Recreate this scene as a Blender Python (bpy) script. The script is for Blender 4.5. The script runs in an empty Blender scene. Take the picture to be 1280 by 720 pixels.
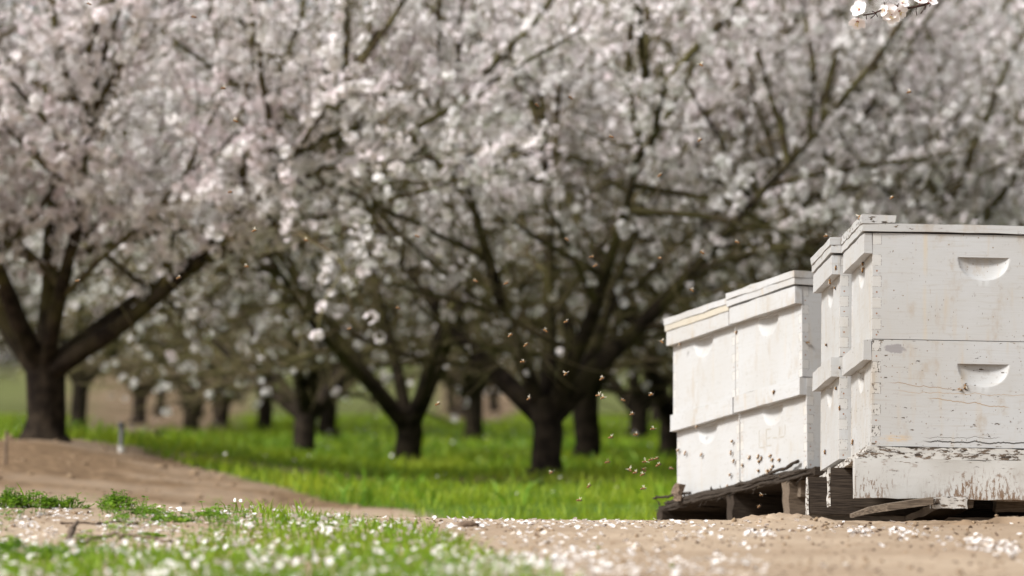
import bpy, bmesh, math
import numpy as np
from mathutils import Matrix, Vector, Euler
R = math.radians
C = bpy.context.scene
COL = C.collection

# ------------------------------------------------------------------ camera, sky, sun, exposure
EYE = 0.25                    # a photographer lying at the edge of the track, long lens
FPX = 5333.0                  # 150 mm on a 36 mm sensor, in pixels of a 1280 wide frame
HOR = 507.0                   # row of the horizon
PITCH = math.atan((HOR - 360.0) / FPX)
cam = bpy.data.cameras.new("camera"); co = bpy.data.objects.new("camera", cam); COL.objects.link(co)
co.location = (0, 0, EYE); co.rotation_euler = (R(90) + PITCH, 0, 0)
cam.lens = 150; cam.sensor_width = 36; cam.clip_start = 0.1; cam.clip_end = 2000
cam.dof.use_dof = True; cam.dof.focus_distance = 10.0; cam.dof.aperture_fstop = 5.0; cam.dof.aperture_blades = 9
C.camera = co
SUN_EL, SUN_AZ = R(42), R(-122)          # azimuth from +Y (into the picture), negative = left
w = bpy.data.worlds.new("World"); C.world = w; w.use_nodes = True
nt = w.node_tree; nt.nodes.clear()
sky = nt.nodes.new("ShaderNodeTexSky"); sky.sky_type = 'NISHITA'; sky.sun_disc = False
sky.sun_elevation = SUN_EL; sky.sun_rotation = SUN_AZ; sky.dust_density = 4; sky.air_density = 1.2
hsv = nt.nodes.new("ShaderNodeHueSaturation"); hsv.inputs['Saturation'].default_value = 0.2   # thin bright overcast
bg = nt.nodes.new("ShaderNodeBackground"); bg.inputs['Strength'].default_value = 0.095
wo = nt.nodes.new("ShaderNodeOutputWorld")
nt.links.new(sky.outputs[0], hsv.inputs['Color']); nt.links.new(hsv.outputs[0], bg.inputs[0]); nt.links.new(bg.outputs[0], wo.inputs[0])
sun = bpy.data.lights.new("sun", 'SUN'); sun.energy = 3.5; sun.angle = R(11); sun.color = (1.0, 0.985, 0.96)
so = bpy.data.objects.new("sun", sun); COL.objects.link(so)
sd = Vector((math.sin(SUN_AZ) * math.cos(SUN_EL), math.cos(SUN_AZ) * math.cos(SUN_EL), math.sin(SUN_EL)))
so.rotation_euler = sd.to_track_quat('Z', 'Y').to_euler(); so.location = (-20, 0, 20)
vs = C.view_settings; vs.view_transform = 'Standard'; vs.look = 'None'; vs.gamma = 1; vs.use_curve_mapping = False
vs.exposure = 0.56
C.render.engine = 'CYCLES'
C.cycles.use_denoising = True; C.cycles.use_adaptive_sampling = False
C.cycles.max_bounces = 12; C.cycles.diffuse_bounces = 7; C.cycles.transmission_bounces = 6; C.cycles.transparent_max_bounces = 8

# ------------------------------------------------------------------ helpers
def rng(s): return np.random.default_rng(s)

def ray(px, py):
    """world direction through a photo pixel, scaled so that y = 1"""
    a = (np.asarray(px, float) - 640) / FPX; b = (360 - np.asarray(py, float)) / FPX
    y = math.cos(PITCH) - b * math.sin(PITCH); z = math.sin(PITCH) + b * math.cos(PITCH)
    return a / y, z / y
def at(px, py, D):
    x, z = ray(px, py); return Vector((float(x * D), float(D), float(EYE + z * D)))

def smooth(t): t = np.clip(t, 0, 1); return t * t * (3 - 2 * t)

def _hash(ix, iy, s):
    n = (ix.astype(np.int64) * 374761393 + iy.astype(np.int64) * 668265263 + s * 974711) & 0x7fffffff
    n = ((n ^ (n >> 13)) * 1274126177) & 0x7fffffff
    return ((n ^ (n >> 16)) & 0xffff) / 65535.0
def vnoise(x, y, s=0):
    ix, iy = np.floor(x), np.floor(y); fx, fy = smooth(x - ix), smooth(y - iy)
    a, b = _hash(ix, iy, s), _hash(ix + 1, iy, s); c, d = _hash(ix, iy + 1, s), _hash(ix + 1, iy + 1, s)
    return (a + (b - a) * fx) * (1 - fy) + (c + (d - c) * fx) * fy
def fbm(x, y, s=0, o=4):
    v = 0; amp = .5; t = 0
    for i in range(o): v = v + amp * vnoise(x * 2 ** i, y * 2 ** i, s + i); t += amp; amp *= .5
    return v / t

def make_mesh(name, chunks, mats, smooth_shade=True):
    """chunks: (verts, faces[n,3|4], material index)"""
    me = bpy.data.meshes.new(name)
    V = np.concatenate([np.asarray(c[0], np.float32).reshape(-1, 3) for c in chunks])
    loops, tot, mi = [], [], []; base = 0
    for c in chunks:
        F = np.asarray(c[1], np.int64)
        if len(F):
            loops.append((F + base).ravel()); tot.append(np.full(len(F), F.shape[1])); mi.append(np.full(len(F), c[2] if len(c) > 2 else 0))
        base += len(np.asarray(c[0]).reshape(-1, 3))
    loops = np.concatenate(loops).astype(np.int32); tot = np.concatenate(tot).astype(np.int32); mi = np.concatenate(mi).astype(np.int32)
    me.vertices.add(len(V)); me.vertices.foreach_set('co', V.ravel())
    me.loops.add(len(loops)); me.loops.foreach_set('vertex_index', loops)
    me.polygons.add(len(tot)); st = np.concatenate([[0], np.cumsum(tot)[:-1]]).astype(np.int32)
    me.polygons.foreach_set('loop_start', st); me.polygons.foreach_set('loop_total', tot)
    for m in mats: me.materials.append(m)
    me.polygons.foreach_set('material_index', mi)
    me.polygons.foreach_set('use_smooth', np.full(len(tot), bool(smooth_shade)))
    me.update(calc_edges=True); me.validate()
    return me

def link(name, me, parent=None, **props):
    o = bpy.data.objects.new(name, me); COL.objects.link(o)
    if parent: o.parent = parent
    for k, v in props.items(): o[k] = v
    return o
def thing(name, label, cat, group=None, matrix=None):
    o = bpy.data.objects.new(name, None); COL.objects.link(o); o.empty_display_size = .05
    o['label'] = label; o['category'] = cat
    if group: o['group'] = group
    if matrix is not None: o.matrix_world = matrix
    return o
def tag(o, label, cat, group=None):
    o['label'] = label; o['category'] = cat
    if group: o['group'] = group
    return o
def copy_tree(o, parent=None):
    c = o.copy(); COL.objects.link(c); c.parent = parent
    for ch in list(o.children): copy_tree(ch, c)
    return c

def tube(pts, rad, sides=6, cap=True):
    P = np.asarray(pts, float); n = len(P); rad = np.broadcast_to(np.asarray(rad, float), (n,))
    T = np.gradient(P, axis=0); T /= np.linalg.norm(T, axis=1, keepdims=True) + 1e-12
    ref = np.array([0.31, 0.17, 0.93]) if abs(T[:, 2]).mean() < .8 else np.array([0.95, 0.2, 0.1])
    A = np.cross(T, ref); A /= np.linalg.norm(A, axis=1, keepdims=True) + 1e-12; B = np.cross(T, A)
    th = np.arange(sides) * 2 * np.pi / sides
    V = P[:, None] + rad[:, None, None] * (A[:, None] * np.cos(th)[None, :, None] + B[:, None] * np.sin(th)[None, :, None])
    i = np.arange(n - 1)[:, None] * sides; j = np.arange(sides)[None]; k = (j + 1) % sides
    F = np.stack([i + j, i + k, i + sides + k, i + sides + j], -1).reshape(-1, 4)
    return V.reshape(-1, 3), F
def tube_chunks(pts, rad, sides=6, mi=0):
    V, F = tube(pts, rad, sides); n = len(V)
    e = np.array([np.asarray(pts[0], float), np.asarray(pts[-1], float)])
    V2 = np.concatenate([V, e]); s = sides
    cap = [(n, (j + 1) % s, j) for j in range(s)] + [(n + 1, n - s + j, n - s + (j + 1) % s) for j in range(s)]
    return [(V2, F, mi), (V2[:0], np.zeros((0, 3), int), mi)] if s < 3 else [(V2, F, mi), (V2, np.array(cap), mi)]

def box_mesh(name, lo, hi, mat, bev=.0015, cuts=(1, 1, 1), jit=0.0, seed=0):
    """a sawn board: bevelled, its faces cut and its edges worn a little out of true"""
    bm = bmesh.new(); lo = np.array(lo, float); hi = np.array(hi, float)
    n = cuts; g = {}
    r = rng(seed)
    def vert(i, j, k):
        key = (i, j, k)
        if key not in g:
            t = np.array([i / n[0], j / n[1], k / n[2]])
            p = lo + (hi - lo) * t + (r.normal(0, jit, 3) if jit else 0)
            g[key] = bm.verts.new(p)
        return g[key]
    for ax in range(3):
        b, c = [(1, 2), (2, 0), (0, 1)][ax]
        for side in (0, n[ax]):
            for i in range(n[b]):
                for j in range(n[c]):
                    q = []
                    for di, dj in ((0, 0), (1, 0), (1, 1), (0, 1)):
                        k = [0, 0, 0]; k[ax] = side; k[b] = i + di; k[c] = j + dj; q.append(vert(*k))
                    bm.faces.new(q if side else q[::-1])
    if bev:
        e = [e for e in bm.edges if len(e.link_faces) == 2 and e.calc_face_angle(0) > R(50)]
        bmesh.ops.bevel(bm, geom=e, offset=bev, segments=2, affect='EDGES', clamp_overlap=True)
    me = bpy.data.meshes.new(name); bm.to_mesh(me); bm.free(); me.materials.append(mat)
    me.polygons.foreach_set('use_smooth', np.ones(len(me.polygons), bool)); me.set_sharp_from_angle(angle=R(35))
    return me

# ------------------------------------------------------------------ node arithmetic
class N:
    def __init__(s, t, o): s.t, s.o = t, o
    def _m(s, op, b=None, c=None, rev=False):
        n = s.t.nodes.new('ShaderNodeMath'); n.operation = op
        ins = [s, b] if not rev else [b, s]
        if c is not None: ins.append(c)
        for i, v in enumerate(ins):
            if v is None: continue
            if isinstance(v, N): s.t.links.new(v.o, n.inputs[i])
            else: n.inputs[i].default_value = v
        return N(s.t, n.outputs[0])
    def __add__(s, b): return s._m('ADD', b)
    __radd__ = __add__
    def __sub__(s, b): return s._m('SUBTRACT', b)
    def __rsub__(s, b): return s._m('SUBTRACT', b, rev=True)
    def __mul__(s, b): return s._m('MULTIPLY', b)
    __rmul__ = __mul__
    def __truediv__(s, b): return s._m('DIVIDE', b)
    def gt(s, b): return s._m('GREATER_THAN', b)
    def lt(s, b): return s._m('LESS_THAN', b)
    def abs(s): return s._m('ABSOLUTE')
    def floor(s): return s._m('FLOOR')
    def frac(s): return s._m('FRACT')
    def mod(s, b): return s._m('FLOORED_MODULO', b)
    def min(s, b): return s._m('MINIMUM', b)
    def max(s, b): return s._m('MAXIMUM', b)
    def sqrt(s): return s._m('SQRT')
    def step(s, a, b):                         # smooth 0..1 between a and b
        n = s.t.nodes.new('ShaderNodeMapRange'); n.interpolation_type = 'SMOOTHSTEP'
        s.t.links.new(s.o, n.inputs[0]); n.inputs[1].default_value = a; n.inputs[2].default_value = b
        return N(s.t, n.outputs[0])
class M:
    """a procedural material being wired"""
    def __init__(s, name, rough=.6, spec=.3):
        s.m = bpy.data.materials.new(name); s.m.use_nodes = True; s.t = s.m.node_tree
        s.b = s.t.nodes['Principled BSDF']; s.b.inputs['Roughness'].default_value = rough
        s.b.inputs['Specular IOR Level'].default_value = spec
        tc = s.t.nodes.new('ShaderNodeTexCoord'); s.obj = tc.outputs['Object']
        sp = s.t.nodes.new('ShaderNodeSeparateXYZ'); s.t.links.new(s.obj, sp.inputs[0]); s.x, s.y, s.z = (N(s.t, o) for o in sp.outputs)
        sn = s.t.nodes.new('ShaderNodeSeparateXYZ'); s.t.links.new(tc.outputs['Normal'], sn.inputs[0]); s.nx, s.ny, s.nz = (N(s.t, o) for o in sn.outputs)
    def vec(s, scale=(1, 1, 1), off=(0, 0, 0), rot=(0, 0, 0)):
        n = s.t.nodes.new('ShaderNodeMapping'); s.t.links.new(s.obj, n.inputs[0])
        n.inputs['Scale'].default_value = scale; n.inputs['Location'].default_value = off; n.inputs['Rotation'].default_value = rot
        return n.outputs[0]
    def noise(s, scale, detail=3, vec=None, rough=.55):
        n = s.t.nodes.new('ShaderNodeTexNoise'); n.inputs['Scale'].default_value = scale; n.inputs['Detail'].default_value = detail
        n.inputs['Roughness'].default_value = rough; s.t.links.new(vec or s.obj, n.inputs['Vector']); return N(s.t, n.outputs[0])
    def voro(s, scale, vec=None):
        n = s.t.nodes.new('ShaderNodeTexVoronoi'); n.inputs['Scale'].default_value = scale; s.t.links.new(vec or s.obj, n.inputs['Vector'])
        q = s.t.nodes.new('ShaderNodeSeparateColor'); s.t.links.new(n.outputs['Color'], q.inputs[0])
        return N(s.t, n.outputs['Distance']), N(s.t, q.outputs[0]), N(s.t, q.outputs[1])
    def rnd(s):
        n = s.t.nodes.new('ShaderNodeObjectInfo'); return N(s.t, n.outputs['Random'])
    def attr(s, name):
        n = s.t.nodes.new('ShaderNodeAttribute'); n.attribute_name = name; return N(s.t, n.outputs['Fac'])
    def mix(s, f, a, b):
        n = s.t.nodes.new('ShaderNodeMix'); n.data_type = 'RGBA'
        for v, i in ((f, 0), (a, 6), (b, 7)):
            if isinstance(v, N): s.t.links.new(v.o, n.inputs[i])
            elif hasattr(v, 'is_output'): s.t.links.new(v, n.inputs[i])
            else: n.inputs[i].default_value = v if i == 0 else (*v, 1)
        return n.outputs[2]
    def scale(s, col, f):
        n = s.t.nodes.new('ShaderNodeVectorMath'); n.operation = 'SCALE'; s.t.links.new(col, n.inputs[0])
        if isinstance(f, N): s.t.links.new(f.o, n.inputs['Scale'])
        else: n.inputs['Scale'].default_value = f
        return n.outputs[0]
    def color(s, c):
        if hasattr(c, 'is_output'): s.t.links.new(c, s.b.inputs['Base Color'])
        else: s.b.inputs['Base Color'].default_value = (*c, 1)
        return s
    def bump(s, h, strength=.4, dist=.002):
        n = s.t.nodes.new('ShaderNodeBump'); n.inputs['Strength'].default_value = strength; n.inputs['Distance'].default_value = dist
        s.t.links.new(h.o, n.inputs['Height']); s.t.links.new(n.outputs[0], s.b.inputs['Normal']); return s
    def translucent(s, f):
        tr = s.t.nodes.new('ShaderNodeBsdfTranslucent'); mx = s.t.nodes.new('ShaderNodeMixShader'); mx.inputs[0].default_value = f
        l = s.b.inputs['Base Color']
        if l.is_linked: s.t.links.new(l.links[0].from_socket, tr.inputs[0])
        else: tr.inputs[0].default_value = l.default_value
        out = s.t.nodes['Material Output']; s.t.links.new(s.b.outputs[0], mx.inputs[1]); s.t.links.new(tr.outputs[0], mx.inputs[2]); s.t.links.new(mx.outputs[0], out.inputs[0])
        return s

# ------------------------------------------------------------------ plain materials
def bark_mat():
    m = M("almond_bark", .9, .1); n = m.noise(14, 5); g = m.noise(5, 3)
    c = m.mix(n.step(.35, .65), (.010, .007, .005), (.034, .025, .017))
    c = m.mix(g.step(.42, .62) * .8 * m.z.step(.3, .9), c, (.085, .074, .026))
    return m.color(c).bump(m.noise(40, 4, m.vec((1, 1, .3))), .8, .01).m
def twig_mat():
    m = M("almond_twig", .85, .15); n = m.noise(6, 3)
    c = m.mix(n.step(.4, .6), (.165, .125, .075), (.135, .118, .05)); return m.color(c).m
def petal_mat(name, pink=.5):
    m = M(name, .55, .2); n = m.noise(3, 2)
    c = m.mix(n.step(.35, .65), (.92, .895, .89), (.92, .865 - .05 * pink, .87 - .02 * pink)); return m.color(c).translucent(.25).m
def branch_mat():
    m = M('almond_branch', .9, .1); n = m.noise(9, 3); return m.color(m.mix(n.step(.4, .6), (.060, .045, .028), (.095, .082, .035))).m
BRANCH = branch_mat()
BARK, TWIG, BLOSSOM = bark_mat(), twig_mat(), petal_mat("almond_blossom")
CALYX = M("blossom_calyx", .6).color((.32, .06, .05)).m
m = M("fallen_petal", .5, .25); c = m.mix(m.rnd().step(.2, .9), (.88, .87, .86), (.85, .81, .79)); PETAL = m.color(m.mix(m.noise(40, 1).step(.60, .68) * .55, c, (.62, .47, .31))).translucent(.25).m
def grass_mat(name, a, b, yellow):
    m = M(name, .5, .3); n = m.noise(3.0, 3); q = m.noise(60, 1)
    c = m.mix(n.step(.35, .65), a, b); c = m.mix(q.step(.52, .75) * .7, c, yellow)
    c = m.mix(m.noise(.9, 3).step(.50, .66) * .4, c, yellow); c = m.mix(m.noise(1.6, 3, m.vec(off=(3, 9, 1))).step(.54, .66) * .45, c, tuple(v * .6 for v in a))
    return m.color(c).translucent(.4).m
GRASS_FAR = grass_mat("orchard_grass", (.125, .225, .010), (.28, .38, .016), (.44, .45, .04))
GRASS_NEAR = grass_mat("verge_grass", (.12, .24, .008), (.22, .35, .014), (.36, .41, .05))
LEAF = grass_mat("weed_leaf", (.09, .20, .012), (.18, .33, .02), (.29, .39, .04))
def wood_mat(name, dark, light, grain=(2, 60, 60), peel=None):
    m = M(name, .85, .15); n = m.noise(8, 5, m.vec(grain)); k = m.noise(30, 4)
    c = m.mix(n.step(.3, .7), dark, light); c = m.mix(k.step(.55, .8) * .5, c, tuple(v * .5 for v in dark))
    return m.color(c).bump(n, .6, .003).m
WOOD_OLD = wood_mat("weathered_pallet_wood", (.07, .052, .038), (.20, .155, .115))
WOOD_DARK = wood_mat("dark_rotten_and_shaded_wood", (.018, .013, .010), (.062, .047, .035))  # rotten timber, and shade painted onto the white pallet's rear stringers
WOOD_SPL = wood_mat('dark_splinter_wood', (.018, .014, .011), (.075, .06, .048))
STICK = wood_mat("dead_twig_wood", (.08, .055, .04), (.2, .15, .11), (20, 20, 20))
STONE = wood_mat("clod_stone", (.09, .06, .042), (.19, .135, .095), (12, 12, 12))

# ------------------------------------------------------------------ the ground
def crest_rise(x, y):
    a = np.interp(x, [-9, -1.8, -1.1, -.77, -.42, -.05, 0.3], [.1, .075, .052, .032, .016, .003, 0])
    b = smooth((y - 7.2) / 2.1) * (1 - smooth((y - 9.6) / 2.6)); return a * b
def mound(x, y):
    return (.205 * np.clip((-.62 - x) / 1.5, 0, 1) ** 1.15 + .02 * (fbm(x * 3.5, y * 2.2, 71) - .5) + .018 * (fbm(x * 14, y * 9, 72) - .5)) * (x < 2) * smooth((y - 13.2) / 6.3) * (1 - smooth((y - 21.5) / 6))
BASE_Y = [0, 8.5, 9.6, 10.5, 11.3, 12.05, 14, 18, 23, 30, 45, 60, 90, 140, 400, 900]
BASE_Z = [0, 0, -.008, -.058, -.085, -.148, -.155, -.135, -.105, -.10, .0, .05, .15, .6, 4, 9]
def ground_z(x, y):
    x = np.asarray(x, float); y = np.asarray(y, float)
    z = np.interp(y, BASE_Y, BASE_Z); z = .5 * z + .25 * np.interp(y - .25, BASE_Y, BASE_Z) + .25 * np.interp(y + .25, BASE_Y, BASE_Z)
    z = z + crest_rise(x, y) + mound(x, y)
    near = 1 - smooth((y - 12.5) / 3)
    z = z + near * (.012 * (fbm(x * 2.2, y * 2.2, 3) - .5) + .007 * (fbm(x * 14, y * 9, 7) - .5))
    lump = smooth((fbm(x * 5, y * 5, 21) - .5) / .2) * smooth((x - .35) / .25) * smooth((y - 8.6) / .4) * (1 - smooth((y - 9.55) / .5))
    z = z + lump * .022 * fbm(x * 28, y * 22, 31)
    z = z + (1 - near) * (.05 * (fbm(x * .8, y * .8, 5) - .5)) * (1 - smooth((y - 60) / 40))
    return z
def hit(px, py):
    """where the sight line through a photo pixel meets the ground on the near side of the crest"""
    a, b = ray(px, py); D = np.full(np.shape(a), 6.0)
    for _ in range(140):
        gap = EYE + b * D - ground_z(a * D, D); D = np.where(gap > 0, D + np.clip(gap * 8, .004, .12), D)
    return a * D, D
def bare_far(x, y):                      # earth kept bare along the far rows
    u = x / np.maximum(y, 1)
    a = smooth((u + .108 + .02 * (fbm(x * .6, y * .2, 16) - .5)) / .012) * (1 - smooth((u + .070) / .012)) + smooth((u + .020) / .008) * (1 - smooth((u + .004) / .008)) * smooth((y - 52) / 4)
    return np.clip(smooth((y - 40) / 5) * a + .4 * smooth((y - 62) / 14), 0, 1)
def dirt_edge(y):                       # the mound of bare dirt lies left of this line
    return np.interp(y, [13, 14, 16, 18, 19.6, 21], [-.02, -.18, -.5, -1.0, -1.55, -1.95])
ys = np.concatenate([np.arange(-3, 5.4, .3), np.arange(5.4, 13.2, .016), 13.2 + np.cumsum(np.linspace(.02, .35, 170)), []])
ys = np.concatenate([ys, ys[-1] + np.cumsum(np.geomspace(.4, 90, 60))])
xs = np.arange(-1.5, 1.7, .0125); e = np.cumsum(np.geomspace(.015, 60, 75))
xs = np.concatenate([(xs[0] - e)[::-1], xs, xs[-1] + e])
X, Y = np.meshgrid(xs, ys); Z = ground_z(X, Y)
fine = (1 - smooth((Y - 12.5) / 1.5)); r = rng(2)
Z = Z + fine * (r.random(X.shape) ** 3) * .0035
nx, ny = len(xs), len(ys)
I = (np.arange(ny - 1)[:, None] * nx + np.arange(nx - 1)[None]).ravel()
def ground_mat():
    m = M("sandy_ground", .95, .08); g = m.attr("turf"); d = m.attr("soil"); f = m.attr("far_bare")
    n1 = m.noise(1.7, 4); n2 = m.noise(18, 5); n3 = m.noise(160, 3)
    sand = m.mix(n1.step(.35, .65), (.315, .235, .165), (.40, .31, .225)); sand = m.mix(n2.step(.48, .72) * .55, sand, (.26, .18, .115))
    sand = m.mix(n3.step(.6, .75) * .6, sand, (.16, .11, .075))
    soil = m.mix(n2.step(.4, .65), (.13, .085, .05), (.24, .16, .095))
    c = m.mix(d, sand, soil)
    turf = m.mix(n2.step(.4, .6), (.05, .10, .012), (.09, .15, .02)); c = m.mix(g, c, turf)
    bare = m.mix(n2.step(.4, .6), (.13, .092, .056), (.22, .155, .10)); c = m.mix(f, c, bare)
    return m.color(c).bump(n3 + n2 * .8, .5, .003).m
gm = make_mesh("ground", [(np.stack([X, Y, Z], -1), np.stack([I, I + 1, I + nx + 1, I + nx], -1), 0)], [ground_mat()])
turf = (smooth((Y - 13.2) / .8) * smooth((X - dirt_edge(Y) + .1 * (fbm(X * 3, Y * 3, 9) - .5)) / .18) * (Y < 20.6)) + smooth((Y - 20.8) / .8)
far_bare = bare_far(X, Y)
soil = np.clip(smooth((Y - 15.6) / 1.0) * (.5 + 1.5 * smooth((fbm(X * .9 + 5, Y * .9, 12, 5) - .40) / .2)) * (Y < 23), 0, 1)
soil = np.maximum(soil, .95 * np.exp(-((Y - 18.1 + .9 * (fbm(X * 1.2, Y * .3, 18) - .5)) / .55) ** 2) * smooth((fbm(X * 1.6, Y * 1.2, 19) - .25) / .2))
soil = np.maximum(soil, smooth((Y - 8.7) / .5) * smooth((X - .35) / .2) * (Y < 11) * smooth((fbm(X * 4, Y * 3, 33) - .48) / .15) * .8)
for nm, a in (("turf", turf), ("soil", soil), ("far_bare", far_bare)):
    at_ = gm.attributes.new(nm, 'FLOAT', 'POINT'); at_.data.foreach_set('value', np.clip(a, 0, 1).astype(np.float32).ravel())
link("ground", gm, kind="structure")

# ------------------------------------------------------------------ grass
def blades(x, y, h, wd, seed, lean=.5, mi=0):
    r = rng(seed); n = len(x); z = ground_z(x, y) - .003
    a = r.uniform(0, 2 * np.pi, n); l = r.uniform(.1, 1, n) * lean * h; b = r.uniform(0, 2 * np.pi, n)
    base = np.stack([x, y, z], -1); side = np.stack([np.cos(b), np.sin(b), 0 * b], -1) * wd[:, None] / 2
    off = np.stack([np.cos(a) * l, np.sin(a) * l, h], -1)
    mid = base + off * np.array([.35, .35, .6]); tip = base + off
    V = np.stack([base - side, base + side, mid - side * .8, mid + side * .8, tip], 1)
    k = np.arange(n)[:, None] * 5
    return [(V.reshape(-1, 3), k + np.array([[0, 1, 3, 2]]), mi), (np.zeros((0, 3)), (k + np.array([[2, 3, 4]])) - 0, mi)]
def join_blades(*bl):
    out = []
    for b in bl:
        V, Q, mi = b[0]; T = b[1][1]
        out.append((V, Q, mi)); out.append((V, T, mi))          # the tips carry their own copy of the points
    return out
r = rng(11)
def far_patch(n, y0, y1, hmin, hmax, wd, seed):
    r = rng(seed); y = y0 + (y1 - y0) * r.random(n); half = .12 * y + 1.6; x = (r.random(n) * 2 - 1) * half
    ok = (x > dirt_edge(y) + .05) | (y > 20.8)
    keep = r.random(n) < np.clip(.18 + 1.5 * smooth((fbm(x * 1.2, y * 1.2, 40) - .35) / .3), 0, 1)
    bare = bare_far(x, y)
    ok &= keep & (r.random(n) > bare); x, y = x[ok], y[ok]; n = len(x)
    tall = .35 + 1.3 * fbm(x * 1.3, y * .8, 44) ** 1.3
    return blades(x, y, r.uniform(hmin, hmax, n) * tall, np.full(n, wd) * r.uniform(.6, 1.3, n), seed + 1, .8)
link("orchard_grass", make_mesh("orchard_grass", join_blades(far_patch(60000, 13.3, 18.5, .025, .10, .004, 51), far_patch(64000, 18.5, 30, .025, .09, .007, 53), far_patch(45000, 30, 70, .04, .10, .014, 55)), [GRASS_FAR], False), kind="stuff")
def weed_patch():
    r = rng(57); n = 26000; y = 13.4 + 26 * r.random(n) ** 1.3; x = (r.random(n) * 2 - 1) * (.12 * y + 1.6)
    ok = ((x > dirt_edge(y) + .05) | (y > 20.8)) & (fbm(x * 1.7, y * 1.1, 47) > .58); x, y = x[ok], y[ok]
    return blades(x, y, r.uniform(.03, .11, len(x)), r.uniform(.010, .022, len(x)), 58, 1.3)
link("broadleaf_weeds", make_mesh("broadleaf_weeds", join_blades(weed_patch()), [LEAF], False), kind="stuff")
def verge_ok(x, y):
    lim = np.interp(y, [5, 5.5, 6.5, 8.2, 8.8, 9.2, 9.5], [.14, .10, .03, -.15, -.30, -.52, -1.3]) + .10 * (fbm(x * 9, y * 4, 60) - .5)
    hole = ((x + .82) / .33) ** 2 + ((y - 8.2) / 1.25) ** 2 + 1.2 * (fbm(x * 8, y * 5, 62) - .5) > 1
    up = ~((y > 9.0) & (x < -.62))
    return (x < lim) & hole & up
n = 38000; y = r.uniform(5.2, 10.2, n); x = r.uniform(-1.6, .2, n); ok = verge_ok(x, y) & (r.random(n) < .25 + 1.2 * smooth((fbm(x * 6, y * 5, 64) - .3) / .3))
x, y = x[ok], y[ok]
link("verge_grass", make_mesh("verge_grass", join_blades(blades(x, y, r.uniform(.010, .038, len(x)) * (.6 + .8 * fbm(x * 5, y * 4, 66)), r.uniform(.0022, .0046, len(x)), 67, .9)), [GRASS_NEAR], False), kind="stuff")

# ------------------------------------------------------------------ almond trees
def rand_dir(r, d, spread):
    v = d / np.linalg.norm(d) + r.normal(0, spread, 3); return v / np.linalg.norm(v)
def limb(r, p0, d, length, n, up=.1, wob=.1):
    pts = [np.array(p0, float)]; d = d / np.linalg.norm(d); s = length / (n - 1)
    for i in range(n - 1):
        d = d + np.array([0, 0, up]) * s + r.normal(0, wob, 3) * s; d /= np.linalg.norm(d); pts.append(pts[-1] + d * s)
    return np.array(pts)
PET = []
for k in range(5):
    a = k * 2 * math.pi / 5
    for rr, da, zz in ((.12, 0, 0), (.75, -.5, .28), (1, 0, .34), (.75, .5, .28)): PET.append((rr * math.cos(a + da), rr * math.sin(a + da), zz))
PET = np.array(PET)
def flowers(pos, nrm, size, r):
    n = len(pos); z = nrm / (np.linalg.norm(nrm, axis=1, keepdims=True) + 1e-9)
    t = r.normal(size=(n, 3)); x = np.cross(z, t); x /= np.linalg.norm(x, axis=1, keepdims=True) + 1e-9; y = np.cross(z, x)
    cup = r.uniform(.5, 2.2, n)
    V = pos[:, None] + size[:, None, None] * (PET[None, :, 0:1] * x[:, None] + PET[None, :, 1:2] * y[:, None] + PET[None, :, 2:3] * z[:, None] * cup[:, None, None])
    F = (np.arange(n)[:, None, None] * 20 + np.arange(5)[None, :, None] * 4 + np.arange(4)[None, None]).reshape(-1, 4)
    return V.reshape(-1, 3), F
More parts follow.
